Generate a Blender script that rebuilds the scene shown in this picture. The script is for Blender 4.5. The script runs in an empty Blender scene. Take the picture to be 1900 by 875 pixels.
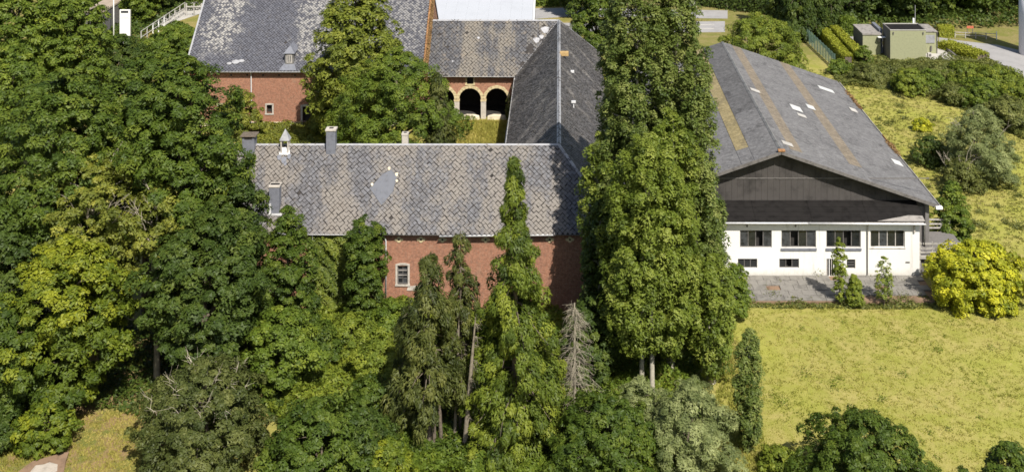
import bpy, math, random
import numpy as np
from mathutils import Vector, Matrix

scene = bpy.context.scene
R = math.radians
CAMZ, FPX, VX, VY = 43.5, 2100.0, 1037.0, -483.0    # camera height, focal length and vanishing point measured in the photograph

# ------------------------------------------------------------------ camera, sky, sun, exposure
cam_data = bpy.data.cameras.new('camera')
cam_data.sensor_width = 36.0
cam_data.lens = 36.0 * FPX / 1900.0
cam_data.shift_x = (950.0 - VX) / 1900.0
cam_data.shift_y = -(437.5 - VY) / 1900.0
cam_data.clip_end = 8000
cam = bpy.data.objects.new('camera', cam_data)
cam.location = (0, 0, CAMZ)
cam.rotation_euler = (R(90), 0, 0)
scene.collection.objects.link(cam)
scene.camera = cam

SUN_AZ, SUN_EL = R(180 - 24), R(50)
S = Vector((math.sin(SUN_AZ) * math.cos(SUN_EL), math.cos(SUN_AZ) * math.cos(SUN_EL), math.sin(SUN_EL)))
world = bpy.data.worlds.new('World')
scene.world = world
world.use_nodes = True
wn = world.node_tree.nodes
sky = wn.new('ShaderNodeTexSky')
sky.sky_type = 'NISHITA'
sky.sun_disc = False
sky.sun_elevation = SUN_EL
sky.sun_rotation = SUN_AZ
sky.air_density = 1.2
sky.dust_density = 1.5
wn['Background'].inputs['Strength'].default_value = 0.075
world.node_tree.links.new(sky.outputs[0], wn['Background'].inputs['Color'])
sun_data = bpy.data.lights.new('sun', 'SUN')
sun_data.energy = 4.9
sun_data.angle = R(0.55)
sun_data.color = (1.0, 0.945, 0.85)
sun = bpy.data.objects.new('sun', sun_data)
sun.rotation_euler = S.to_track_quat('Z', 'Y').to_euler()
sun.location = (60, -60, 120)
scene.collection.objects.link(sun)
scene.view_settings.view_transform = 'Standard'
scene.view_settings.look = 'None'
scene.view_settings.exposure = 0.55
scene.view_settings.gamma = 1.0
scene.view_settings.use_curve_mapping = False
scene.cycles.filter_width = 1.6
scene.cycles.max_bounces = 6
scene.cycles.diffuse_bounces = 3
scene.cycles.transmission_bounces = 3
scene.cycles.transparent_max_bounces = 4

COL = scene.collection

# ------------------------------------------------------------------ helpers
def wx(px, d):
    return (px - VX) * d / FPX
def wz(py, d):
    return CAMZ - (py - VY) * d / FPX
def gpt(px, py, z=0.0):
    d = FPX * (CAMZ - z) / (py - VY)
    return ((px - VX) * d / FPX, d)

def sstep(a, b, x):
    t = np.clip((np.asarray(x, float) - a) / (b - a), 0, 1)
    return t * t * (3 - 2 * t)
def gz(x, y):
    """height of the terrain: the farmyard stands about a metre above the meadow"""
    m = sstep(98, 119, y) * (1 - sstep(6, 14, x)) * (1 - sstep(140, 156, y))
    b = 0.12 * (np.sin(np.asarray(x) * .31 + 1.3) * np.sin(np.asarray(y) * .27 + .4) + .5 * np.sin(np.asarray(x) * .83 + np.asarray(y) * .61))
    near = 1 - sstep(84.5, 87, y) * (1 - sstep(140, 146, y))
    b = b * (1 - sstep(138, 146, y)) * np.where(np.asarray(y) > 86, .35, 1.0)
    return 1.05 * m + b * .6

class MB:
    def __init__(self):
        self.v, self.f = [], []
    def quad(self, *p):
        n = len(self.v); self.v += [tuple(q) for q in p]; self.f.append(tuple(range(n, n + len(p)))); return self
    def box(self, x0, x1, y0, y1, z0, z1):
        n = len(self.v)
        self.v += [(x, y, z) for z in (z0, z1) for y in (y0, y1) for x in (x0, x1)]
        self.f += [tuple(n + i for i in q) for q in ((0, 2, 3, 1), (4, 5, 7, 6), (0, 1, 5, 4), (2, 6, 7, 3), (0, 4, 6, 2), (1, 3, 7, 5))]
        return self
    def prism(self, pts, y0, y1):
        """pts: outline in x,z ; extruded from y0 to y1"""
        n = len(self.v); k = len(pts)
        self.v += [(x, y0, z) for x, z in pts] + [(x, y1, z) for x, z in pts]
        self.f.append(tuple(n + i for i in range(k))); self.f.append(tuple(n + k + i for i in reversed(range(k))))
        for i in range(k):
            j = (i + 1) % k
            self.f.append((n + i, n + k + i, n + k + j, n + j))
        return self
    def prismx(self, pts, x0, x1):
        """pts: outline in y,z ; extruded from x0 to x1"""
        n = len(self.v); k = len(pts)
        self.v += [(x0, y, z) for y, z in pts] + [(x1, y, z) for y, z in pts]
        self.f.append(tuple(n + i for i in reversed(range(k)))); self.f.append(tuple(n + k + i for i in range(k)))
        for i in range(k):
            j = (i + 1) % k
            self.f.append((n + i, n + j, n + k + j, n + k + i))
        return self
    def slab(self, poly, t):
        """poly: 3-D corner list of a flat piece, thickened downwards by t"""
        n = len(self.v); k = len(poly)
        self.v += [tuple(p) for p in poly] + [(p[0], p[1], p[2] - t) for p in poly]
        self.f.append(tuple(n + i for i in range(k))); self.f.append(tuple(n + k + i for i in reversed(range(k))))
        for i in range(k):
            j = (i + 1) % k
            self.f.append((n + i, n + k + i, n + k + j, n + j))
        return self
    def tube(self, pts, rad, n=6, cap=True):
        pts = [Vector(p) for p in pts]; m = len(pts)
        if not hasattr(rad, '__len__'): rad = [rad] * m
        base = len(self.v)
        for i, p in enumerate(pts):
            t = (pts[min(i + 1, m - 1)] - pts[max(i - 1, 0)])
            t = t.normalized() if t.length > 1e-9 else Vector((0, 0, 1))
            a = t.cross(Vector((0.31, 0.17, 0.93) if abs(t.z) < .9 else (1, .2, 0))).normalized()
            b = t.cross(a)
            for k in range(n):
                w = 2 * math.pi * k / n
                self.v.append(tuple(p + (a * math.cos(w) + b * math.sin(w)) * rad[i]))
        for i in range(m - 1):
            for k in range(n):
                k2 = (k + 1) % n
                self.f.append((base + i * n + k, base + i * n + k2, base + (i + 1) * n + k2, base + (i + 1) * n + k))
        if cap:
            self.f.append(tuple(base + k for k in reversed(range(n))))
            self.f.append(tuple(base + (m - 1) * n + k for k in range(n)))
        return self
    def mesh(self, name):
        me = bpy.data.meshes.new(name)
        me.from_pydata(self.v, [], self.f)
        me.update()
        return me
    def build(self, name, mat, parent=None, smooth=False, bevel=0.0):
        me = self.mesh(name)
        if mat: me.materials.append(mat)
        if smooth:
            me.polygons.foreach_set('use_smooth', [True] * len(me.polygons))
        o = bpy.data.objects.new(name, me)
        link(o, parent)
        if bevel:
            b = o.modifiers.new('bevel', 'BEVEL'); b.width = bevel; b.segments = 2; b.limit_method = 'ANGLE'
        return o

def link(o, parent=None):
    COL.objects.link(o)
    if parent is not None:
        o.parent = parent
        if parent.type == 'EMPTY':
            o.matrix_parent_inverse = Matrix.Translation(-Vector(parent.location))
    return o
def thing(name, label, cat, loc, group=None):
    o = bpy.data.objects.new(name, None)
    o.location = loc; o.empty_display_size = .3
    COL.objects.link(o)
    return tag(o, label, cat, group)
def tag(o, label, cat=None, group=None, kind=None):
    if label: o['label'] = label
    if cat: o['category'] = cat
    if group: o['group'] = group
    if kind: o['kind'] = kind
    return o

def front_wall(mb, x0, x1, z0, z1, y, openings, depth=.28):
    """wall face looking towards -y with rectangular openings and their reveals"""
    xs = sorted({x0, x1, *[c for o in openings for c in o[:2]]}); zs = sorted({z0, z1, *[c for o in openings for c in o[2:]]})
    for i in range(len(xs) - 1):
        for j in range(len(zs) - 1):
            cx, cz = (xs[i] + xs[i + 1]) / 2, (zs[j] + zs[j + 1]) / 2
            if any(a < cx < b and c < cz < d for a, b, c, d in openings): continue
            mb.quad((xs[i], y, zs[j]), (xs[i + 1], y, zs[j]), (xs[i + 1], y, zs[j + 1]), (xs[i], y, zs[j + 1]))
    for a, b, c, d in openings:
        yy = y + depth
        mb.quad((a, y, c), (a, y, d), (a, yy, d), (a, yy, c)); mb.quad((b, y, c), (b, yy, c), (b, yy, d), (b, y, d))
        mb.quad((a, y, c), (a, yy, c), (b, yy, c), (b, y, c)); mb.quad((a, y, d), (b, y, d), (b, yy, d), (a, yy, d))

# ------------------------------------------------------------------ materials
def new_mat(name):
    m = bpy.data.materials.new(name); m.use_nodes = True
    nt = m.node_tree
    return m, nt, nt.nodes['Principled BSDF']
class N:
    """thin wrapper that makes node graphs short to write"""
    def __init__(self, nt): self.nt = nt
    def n(self, t, **kw):
        x = self.nt.nodes.new('ShaderNode' + t)
        for k, v in kw.items(): setattr(x, k, v)
        return x
    def l(self, a, b): self.nt.links.new(a, b)
    def val(self, sock, v):
        if isinstance(v, bpy.types.NodeSocket): self.l(v, sock)
        else: sock.default_value = v
    def math(self, op, a, b=0.0, c=None, clamp=False):
        x = self.n('Math', operation=op, use_clamp=clamp); self.val(x.inputs[0], a); self.val(x.inputs[1], b)
        if c is not None: self.val(x.inputs[2], c)
        return x.outputs[0]
    def mix(self, f, a, b, mode='MIX'):
        x = self.n('Mix', data_type='RGBA', blend_type=mode)
        self.val(x.inputs[0], f)
        for s, v in ((x.inputs[6], a), (x.inputs[7], b)):
            self.val(s, v if isinstance(v, bpy.types.NodeSocket) else (*v[:3], 1))
        return x.outputs[2]
    def pos(self): return self.n('NewGeometry').outputs['Position']
    def mapping(self, v, scale=(1, 1, 1), loc=(0, 0, 0), rot=(0, 0, 0)):
        x = self.n('Mapping'); self.l(v, x.inputs[0]); x.inputs['Scale'].default_value = scale; x.inputs['Location'].default_value = loc; x.inputs['Rotation'].default_value = rot
        return x.outputs[0]
    def noise(self, v, scale, detail=4, rough=.6, dist=0.0):
        x = self.n('TexNoise'); self.l(v, x.inputs['Vector']); x.inputs['Scale'].default_value = scale; x.inputs['Detail'].default_value = detail
        x.inputs['Roughness'].default_value = rough; x.inputs['Distortion'].default_value = dist
        return x.outputs['Fac']
    def ramp(self, f, stops):
        x = self.n('ValToRGB'); self.l(f, x.inputs[0]); e = x.color_ramp.elements
        while len(e) < len(stops): e.new(.5)
        for q, (p, c) in zip(e, stops): q.position = p; q.color = (*c[:3], 1) if hasattr(c, '__len__') else (c, c, c, 1)
        return x.outputs[0]
    def mr(self, v, a, b, c=0.0, d=1.0):
        x = self.n('MapRange'); x.interpolation_type = 'SMOOTHSTEP'
        for s, q in zip(x.inputs, (v, a, b, c, d)): self.val(s, q)
        return x.outputs[0]
    def bump(self, h, strength=.3, dist=.02):
        x = self.n('Bump'); x.inputs['Strength'].default_value = strength; x.inputs['Distance'].default_value = dist; self.l(h, x.inputs['Height'])
        return x.outputs[0]
    def sep(self, v):
        x = self.n('SeparateXYZ'); self.l(v, x.inputs[0]); return x.outputs
    def comb(self, a, b, c):
        x = self.n('CombineXYZ')
        for s, v in zip(x.inputs, (a, b, c)): self.val(s, v)
        return x.outputs[0]

def plain(name, col, rough=.7, var=.25, scale=3.0, metal=0.0, bump=0.0, spec=.3, col2=None, bscale=None):
    m, nt, p = new_mat(name); g = N(nt); P = g.pos()
    f = g.noise(P, scale, 5, .65)
    c2 = col2 or tuple(c * (1 - var * 1.6) for c in col)
    c1 = tuple(min(1, c * (1 + var * .5)) for c in col)
    g.l(g.ramp(f, [(.3, c2), (.5, col), (.72, c1)]), p.inputs['Base Color'])
    p.inputs['Roughness'].default_value = rough; p.inputs['Metallic'].default_value = metal
    p.inputs['Specular IOR Level'].default_value = spec
    if bump: g.l(g.bump(g.noise(P, bscale or scale * 4, 4, .7), bump, .03), p.inputs['Normal'])
    return m

def brick_mat(name, c1, c2, mortar, pale=(.45, .34, .27)):
    m, nt, p = new_mat(name); g = N(nt); P = g.pos(); s = g.sep(P)
    uv = g.comb(g.math('ADD', s[0], s[1]), s[2], 0.0)
    b = g.n('TexBrick'); g.l(uv, b.inputs['Vector'])
    b.inputs['Scale'].default_value = 1.0; b.inputs['Brick Width'].default_value = .23; b.inputs['Row Height'].default_value = .075
    b.inputs['Mortar Size'].default_value = .012; b.inputs['Mortar Smooth'].default_value = .2; b.inputs['Bias'].default_value = -.1
    b.inputs['Color1'].default_value = (*c1, 1); b.inputs['Color2'].default_value = (*c2, 1); b.inputs['Mortar'].default_value = (*mortar, 1)
    n1 = g.noise(P, .9, 6, .7); n2 = g.noise(P, 5.0, 4, .7); n3 = g.noise(P, 14., 3, .7)
    c = g.mix(g.mr(n1, .55, .80), b.outputs['Color'], pale)
    c = g.mix(g.math('MULTIPLY', g.mr(n2, .35, .6, .45, 0.0), 1.0), c, (.10, .06, .045))
    c = g.mix(g.mr(n3, .48, .72, 0, .5), c, (.46, .33, .25))
    c = g.mix(g.mr(n3, .46, .26, 0, .5), c, (.17, .075, .05))
    # rain wash below the eaves / damp near the soil have a shape of their own
    v = g.noise(g.mapping(P, (2.2, 2.2, .18)), 1.0, 4, .6)
    c = g.mix(g.mr(v, .55, .75, 0, .35), c, (.16, .10, .08))
    g.l(c, p.inputs['Base Color']); p.inputs['Roughness'].default_value = .9; p.inputs['Specular IOR Level'].default_value = .15
    g.l(g.bump(g.math('ADD', g.math('MULTIPLY', b.outputs['Fac'], -1.0), g.math('MULTIPLY', n3, .6)), .5, .015), p.inputs['Normal'])
    return m

def slate_mat(name, base, dark, lichen, amount=.5, xs=.55, warm=(.30, .24, .17), zones=None, vscale=.12, axis=0):
    """natural slate: blue grey, each slate its own shade, lichen in streaks running down the slope"""
    m, nt, p = new_mat(name); g = N(nt); geo = g.n('NewGeometry'); P = geo.outputs['Position']
    oi = g.n('ObjectInfo')
    at = g.n('Attribute'); at.attribute_name = 'tint'
    rnd = g.math('FRACT', g.math('ADD', at.outputs['Fac'], g.math('MULTIPLY', oi.outputs['Random'], 7.31)))
    sc = (xs, vscale, vscale) if axis == 0 else (vscale, xs, vscale)
    streak = g.noise(g.mapping(P, sc), 1.0, 5, .62, .3)
    blotch = g.noise(P, .38, 5, .65)
    fine = g.noise(P, 7.0, 4, .75)
    shade = g.mix(g.math('POWER', rnd, 1.3), dark, base)
    lm = g.math('ADD', g.math('MULTIPLY', streak, .6), g.math('ADD', g.math('MULTIPLY', blotch, .45), g.math('MULTIPLY', fine, .22)))
    lo = .70 - .16 * amount
    lmask = g.mr(lm, lo, lo + .13)
    if zones:
        zn = g.noise(P, .55, 5, .7)
        xx = g.math('ADD', g.sep(P)[0], g.math('MULTIPLY', g.math('SUBTRACT', zn, .5), 7.0))
        zz = g.math('ADD', g.sep(P)[2], g.math('MULTIPLY', g.math('SUBTRACT', g.noise(P, .8, 4, .7), .5), 3.0))
        tot = None
        for a, b, zc, f in zones:
            q = g.math('MULTIPLY', g.math('MULTIPLY', g.mr(xx, a - .6, a + .6), g.mr(xx, b + .6, b - .6)), g.math('MULTIPLY', g.mr(zz, zc - .8, zc + .8), f))
            tot = q if tot is None else g.math('MAXIMUM', tot, q)
        lmask = g.math('MULTIPLY', tot, g.mr(g.math('ADD', g.math('MULTIPLY', fine, .6), g.math('MULTIPLY', rnd, .45)), .36, .62))
    c = g.mix(lmask, shade, lichen)
    c = g.mix(g.math('MULTIPLY', g.mr(g.noise(P, 1.7, 4, .7), .5, .75), .45), c, warm)
    c = g.mix(g.mr(fine, .58, .8, 0, .45), c, tuple(min(1, x * 1.5) for x in lichen))
    g.l(c, p.inputs['Base Color']); p.inputs['Roughness'].default_value = .62; p.inputs['Specular IOR Level'].default_value = .35
    g.l(g.bump(fine, .5, .02), p.inputs['Normal'])
    return m

def leaf_mat(name, dark, mid, light, trans=.22, rough=.55):
    m, nt, p = new_mat(name); g = N(nt)
    a = g.n('Attribute'); a.attribute_name = 'tint'
    c = g.ramp(a.outputs['Fac'], [(.05, dark), (.5, mid), (.95, light)])
    g.l(c, p.inputs['Base Color']); p.inputs['Roughness'].default_value = rough; p.inputs['Specular IOR Level'].default_value = .25
    t = g.n('BsdfTranslucent'); g.l(g.mix(.5, c, (min(1, light[0] * 1.3), min(1, light[1] * 1.3), light[2] * .7)), t.inputs['Color'])
    mx = g.n('MixShader'); mx.inputs[0].default_value = trans
    g.l(p.outputs[0], mx.inputs[1]); g.l(t.outputs[0], mx.inputs[2]); g.l(mx.outputs[0], nt.nodes['Material Output'].inputs['Surface'])
    return m

def grass_ground():
    m, nt, p = new_mat('dry_grass_soil'); g = N(nt); P = g.pos(); s = g.sep(P)
    big = g.noise(P, .07, 5, .6, .4); mid = g.noise(P, .45, 6, .7, .5); fine = g.noise(g.mapping(P, (1, .6, 1)), 3.2, 5, .8); tiny = g.noise(P, 14., 3, .8); tuft = g.noise(g.mapping(P, (1, .7, 1)), 1.15, 4, .6, .3)
    c = g.mix(g.mr(mid, .34, .66), (.262, .262, .053), (.345, .30, .098))
    c = g.mix(g.mr(big, .48, .66, 0, .85), c, (.30, .305, .058))
    c = g.mix(g.mr(fine, .50, .80, 0, .55), c, (.22, .225, .042))
    c = g.mix(g.mr(fine, .46, .20, 0, .75), c, (.47, .38, .17))
    c = g.mix(g.mr(tiny, .5, .85, 0, .5), c, (.20, .205, .04))
    c = g.mix(g.mr(tuft, .60, .74, 0, .7), c, (.15, .17, .04))
    # under the trees at the near left the grass is short, drier and browner
    lft = g.mr(s[0], -17., -21.)
    dry = g.mix(g.mr(g.noise(P, .6, 5, .7), .42, .6), (.25, .175, .085), (.15, .16, .04))
    c = g.mix(g.math('MULTIPLY', lft, g.mr(s[1], 100., 85.)), c, dry)
    far = g.mix(g.mr(mid, .4, .6), (.15, .15, .042), (.21, .175, .075))
    c = g.mix(g.mr(s[1], 148., 160., 0, .85), c, far)
    # yard and far side: greener
    yard = g.math('MULTIPLY', g.mr(s[0], 5., 3.), g.mr(s[1], 95., 98.))
    c = g.mix(g.math('MULTIPLY', yard, .55), c, g.mix(g.mr(mid, .4, .62), (.20, .19, .045), (.30, .235, .085)))
    g.l(c, p.inputs['Base Color']); p.inputs['Roughness'].default_value = .95; p.inputs['Specular IOR Level'].default_value = .1
    h = g.math('ADD', g.math('MULTIPLY', fine, .6), g.math('MULTIPLY', tiny, .4))
    g.l(g.bump(h, .6, .2), p.inputs['Normal'])
    return m

M = {}
M['ground'] = grass_ground()
M['brick'] = brick_mat('red_brick', (.300, .098, .052), (.40, .160, .095), (.34, .25, .18), (.33, .215, .15))
M['brick_pale'] = brick_mat('washed_red_brick', (.34, .128, .072), (.42, .185, .112), (.37, .27, .195), (.37, .26, .19))
M['slate'] = slate_mat('weathered_slate', (0.1426, 0.1426, 0.1546), (0.0902, 0.0883, 0.0948), (0.1886, 0.1693, 0.1500), .80, xs=.42, warm=(0.1380, 0.1122, 0.0902))
M['slate_barn'] = slate_mat('blue_slate', (0.110, 0.113, 0.133), (0.074, 0.075, 0.090), (0.331, 0.317, 0.294), .2, warm=(0.129, 0.120, 0.115),
                            zones=[(-40.0, -36.3, 8.9, .9), (-29.6, -25.5, 8.2, .7), (-25.5, -15.2, 8.6, .45)])
M['slate_north'] = slate_mat('streaked_slate', (0.099, 0.100, 0.108), (0.059, 0.059, 0.066), (0.171, 0.153, 0.129), .66, xs=.9, vscale=.06)
M['slate_east'] = slate_mat('mossy_brown_slate', (0.105, 0.099, 0.099), (0.056, 0.052, 0.050), (0.175, 0.161, 0.147), .35, xs=.8, vscale=.3, axis=1, warm=(0.119, 0.095, 0.070))
M['deck'] = plain('dark_roof_boards', (.045, .04, .038), .9, .3)
M['lead'] = plain('lead_flashing', (.33, .33, .345), .5, .2, 2., metal=.1)
M['slate_flat'] = plain('smooth_slate_cladding', (.165, .172, .20), .5, .18, 3.)
M['slate_patch'] = plain('newer_flat_slate', (.118, .124, .145), .55, .15, 3.)
M['stone'] = plain('cream_limestone', (.54, .45, .27), .85, .22, 3., bump=.3)
M['stone_grey'] = plain('grey_limestone', (.46, .42, .37), .85, .25, 3., bump=.3)
M['lime'] = plain('limewashed_plinth', (.62, .55, .42), .9, .25, 1.6, bump=.3)
M['zinc'] = plain('white_zinc', (.58, .58, .585), .45, .15, 3.)
M['zinc_dark'] = plain('dark_weathered_zinc', (.17, .165, .16), .55, .35, 2.5)
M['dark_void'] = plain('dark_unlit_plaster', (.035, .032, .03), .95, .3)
M['glass'] = plain('dark_window_glass', (.018, .02, .022), .12, .3, 2., spec=.6)
M['glass_grey'] = plain('dusty_window_glass', (.045, .048, .052), .35, .5, 3., spec=.4)
def streaked_paint():
    m, nt, p = new_mat('flaking_white_paint'); g = N(nt); P = g.pos(); s = g.sep(P)
    v = g.noise(g.mapping(P, (2.4, 2.4, .22)), 1.0, 5, .7, .4); n2 = g.noise(P, 2.2, 5, .75)
    low = g.mr(g.math('ADD', s[2], g.math('MULTIPLY', n2, 1.1)), 1.5, .6, 0, .55)      # splash-back dirt at the foot of the wall
    c = g.mix(g.mr(v, .54, .74, 0, .5), (.70, .69, .66), (.42, .39, .34))
    c = g.mix(low, c, (.36, .33, .27)); c = g.mix(g.mr(n2, .62, .74, 0, .6), c, (.45, .40, .35))
    g.l(c, p.inputs['Base Color']); p.inputs['Roughness'].default_value = .85; g.l(g.bump(n2, .3, .03), p.inputs['Normal'])
    return m
M['white_paint'] = streaked_paint()
M['frame'] = plain('grey_window_timber', (.14, .13, .125), .7, .3)
M['frame_light'] = plain('pale_window_timber', (.42, .39, .36), .7, .3)
M['roofing_dark'] = plain('black_bitumen_roofing', (.016, .0145, .014), .9, .3, 1.5, bump=.1, spec=.12)
M['felt'] = plain('grey_exposed_felt', (.26, .24, .22), .9, .35, 2.)
M['concrete'] = plain('grey_concrete_paving', (.195, .183, .165), .9, .3, 1.6, bump=.3)
M['asphalt'] = plain('pale_worn_asphalt', (.30, .29, .285), .9, .12, .5, bump=.1)
M['gravel'] = plain('pale_concrete_apron', (.42, .40, .37), .9, .15, .7)
M['bark'] = plain('brown_bark', (.13, .105, .08), .95, .4, 6., bump=.5)
M['bark_brown'] = plain('weathered_bare_trunk', (.20, .17, .13), .95, .35, 4.)
M['bark_pale'] = plain('pale_poplar_bark', (.40, .37, .30), .9, .35, 3., bump=.4)
M['bark_grey'] = plain('bleached_dead_wood', (.27, .238, .18), .9, .3, 3.)
M['twig_light'] = plain('pale_bare_twigs', (.42, .37, .29), .9, .25, 3.)
M['timber_grey'] = plain('silvered_timber', (.36, .34, .31), .85, .3, 4.)
M['green_render'] = plain('pale_green_render', (.285, .29, .175), .9, .10, 4., bump=.5, bscale=22)
M['grey_render'] = plain('dark_grey_render', (.16, .15, .145), .9, .12, 3., bump=.2)
M['white_metal'] = plain('white_painted_metal', (.78, .78, .77), .5, .06)
M['white_roof'] = plain('white_sheet_roof', (.40, .415, .445), .6, .04, .35)
M['rust'] = plain('rust_stained_trim', (.30, .155, .07), .85, .4, 3.)
M['ochre'] = plain('ochre_clay_ridge_tile', (.40, .27, .12), .85, .25, 4.)
M['fence_green'] = plain('green_wire', (.10, .16, .13), .6, .2)
M['sign_dark'] = plain('charcoal_sign_field', (.05, .052, .06), .6, .2)
M['sign_ink'] = plain('grey_sign_print', (.45, .46, .50), .7, .1)
M['soil'] = plain('bare_brown_soil', (.22, .145, .095), .95, .3, 1.2, bump=.5)
M['rubble'] = plain('pale_rubble', (.40, .355, .30), .9, .2, 3., bump=.4)
M['red_white'] = plain('faded_red_paint', (.50, .14, .08), .6, .15)
M['beige_roof'] = plain('beige_flat_roofing', (.34, .28, .22), .9, .15, 1.)
M['pale_clad'] = plain('pale_lilac_cladding', (.62, .62, .68), .6, .06, .5)

L_ = leaf_mat
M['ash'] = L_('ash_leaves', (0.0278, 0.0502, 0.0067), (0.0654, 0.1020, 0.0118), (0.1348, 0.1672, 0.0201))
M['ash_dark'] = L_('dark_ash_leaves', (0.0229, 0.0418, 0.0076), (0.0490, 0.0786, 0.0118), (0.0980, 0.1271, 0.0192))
M['yellow'] = L_('yellow_green_leaves', (0.0424, 0.0699, 0.0076), (0.0954, 0.1307, 0.0114), (0.2332, 0.2508, 0.0182))
M['wilted'] = L_('yellowing_leaves', (0.0705, 0.0885, 0.0135), (0.1332, 0.1516, 0.0219), (0.2507, 0.2443, 0.0337))
M['poplar'] = L_('poplar_leaves', (0.0474, 0.0753, 0.0139), (0.1120, 0.1486, 0.0297), (0.2230, 0.2478, 0.0693), .28, .55)
M['poplar_lit'] = L_('lit_poplar_leaves', (0.0643, 0.0959, 0.0113), (0.1322, 0.1723, 0.0212), (0.2343, 0.2682, 0.0487), .3, .55)  # brighter copy of the poplar leaves, sunlight put into the colour
M['spruce'] = L_('spruce_needles', (0.0369, 0.0585, 0.0076), (0.0922, 0.1247, 0.0132), (0.1845, 0.2126, 0.0245), .18)
M['cypress'] = L_('olive_cypress_sprays', (0.0291, 0.0400, 0.0080), (0.0651, 0.0783, 0.0160), (0.1225, 0.1295, 0.0303), .16)
M['willow'] = L_('grey_willow_leaves', (0.0768, 0.1005, 0.0316), (0.1480, 0.1748, 0.0594), (0.2851, 0.3113, 0.1253))
M['scrub'] = L_('olive_scrub_leaves', (0.0522, 0.0653, 0.0143), (0.1091, 0.1244, 0.0275), (0.2040, 0.2090, 0.0592), .22)
M['gold'] = L_('golden_shrub_leaves', (0.1037, 0.1365, 0.0109), (0.2950, 0.3059, 0.0175), (0.5462, 0.5135, 0.0284))
M['chestnut'] = L_('broad_bright_leaves', (0.0603, 0.0837, 0.0106), (0.1334, 0.1587, 0.0194), (0.2324, 0.2468, 0.0371))
M['green'] = L_('fresh_green_leaves', (0.0434, 0.0724, 0.0083), (0.0923, 0.1354, 0.0149), (0.1766, 0.2151, 0.0242))
M['green_dimmed'] = L_('dimmed_green_leaves', (0.0278, 0.0502, 0.0067), (0.0604, 0.0954, 0.0108), (0.1184, 0.1505, 0.0184))  # darkened copy of the green leaves, dimmer foreground put into the colour
M['olive'] = L_('dull_olive_leaves', (0.0308, 0.0435, 0.0093), (0.0674, 0.0828, 0.0186), (0.1396, 0.1501, 0.0414), .2)
M['bramble'] = L_('bramble_leaves', (0.0673, 0.1004, 0.0118), (0.1327, 0.1693, 0.0187), (0.2290, 0.2541, 0.0296))
M['hedge_bright'] = L_('clipped_hedge_leaves', (.12, .15, .014), (.23, .25, .022), (.34, .33, .04))  # bright yellow green hedge leaves
M['grassblade'] = L_('meadow_grass_blades', (0.1686, 0.1988, 0.0311), (0.2971, 0.2905, 0.0551), (0.4174, 0.3692, 0.1379), .3, .8)
M['drygrass'] = L_('slope_grass_blades', (0.1356, 0.1617, 0.0357), (0.2628, 0.2578, 0.0629), (0.3985, 0.3496, 0.1468), .28, .8)
M['yardgrass'] = L_('yard_grass_blades', (.19, .20, .036), (.32, .29, .062), (.46, .38, .13), .3, .8)
M['ivy'] = L_('ivy_leaves', (0.0521, 0.0800, 0.0112), (0.1116, 0.1440, 0.0192), (0.2009, 0.2240, 0.0320))
M['rust_ivy'] = L_('withered_brown_creeper', (.11, .06, .025), (.22, .13, .055), (.34, .22, .10), .15)
M['yflower'] = L_('yellow_blossom', (.45, .36, .01), (.70, .55, .02), (.85, .68, .05), .2)

# ------------------------------------------------------------------ ground, roads
def sheet(name, pts, mat, z=.03, label=None):
    o = MB().slab([(x, y, z) for x, y in pts], .02).build(name, mat)
    tag(o, label or None, kind='structure')
    return o

gx = np.concatenate([np.linspace(-3000, -120, 9), np.arange(-105, 110, 1.25), np.linspace(125, 3000, 9)])
gy = np.concatenate([np.linspace(-600, 20, 5), np.arange(36, 215, 1.25), np.linspace(235, 5000, 10)])
GX, GY = np.meshgrid(gx, gy)
GZ = gz(GX, GY)
gme = bpy.data.meshes.new('ground')
nx_, ny_ = len(gx), len(gy)
idx = np.arange(nx_ * ny_).reshape(ny_, nx_)
gme.from_pydata(np.stack([GX, GY, GZ], -1).reshape(-1, 3).tolist(), [],
                np.stack([idx[:-1, :-1], idx[:-1, 1:], idx[1:, 1:], idx[1:, :-1]], -1).reshape(-1, 4).tolist())
gme.polygons.foreach_set('use_smooth', [True] * len(gme.polygons))
gme.materials.append(M['ground'])
ground = bpy.data.objects.new('ground', gme); COL.objects.link(ground)
tag(ground, 'dry yellow green grass ground around the farm buildings', kind='structure')

sheet('road', [gpt(*p) for p in ((1742, 70), (1790, 77), (1850, 84), (1905, 97), (1990, 112), (1990, 170), (1905, 148), (1868, 128), (1835, 108), (1790, 94), (1744, 88))], M['asphalt'], .03, 'pale worn lane curving past the green substation')
sheet('road', [gpt(*p) for p in ((1540, 66), (1600, 64), (1740, 70), (1742, 84), (1660, 78), (1545, 73))], M['asphalt'], .034, 'narrow strip of lane behind the green substation')
sheet('road', [gpt(*p) for p in ((940, 17), (1055, 15), (1350, 20), (1350, 35), (1055, 31), (940, 40))], M['asphalt'], .03, 'grey road crossing behind the north wing')
sheet('parking_area', [gpt(*p) for p in ((960, 44), (1345, 40), (1345, 60), (960, 64))], M['asphalt'], .03, 'grey parking strip behind the farm')
for q in (46, 53):
    o = sheet('bay_line', [gpt(*p) for p in ((1290, q), (1325, q), (1325, q + 1.4), (1290, q + 1.4))], M['gravel'], .055)
sheet('path', [gpt(*p) for p in ((250, 55), (300, 30), (345, 6), (400, 0), (420, 14), (372, 26), (330, 40), (290, 56))], M['gravel'], .04, 'pale path beside the white railing')
sheet('apron', [gpt(*p) for p in ((1612, 99), (1640, 99), (1657, 112), (1776, 112), (1744, 82), (1700, 76), (1700, 70), (1612, 90))], M['gravel'], .045, 'light concrete apron around the green substation')
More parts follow.
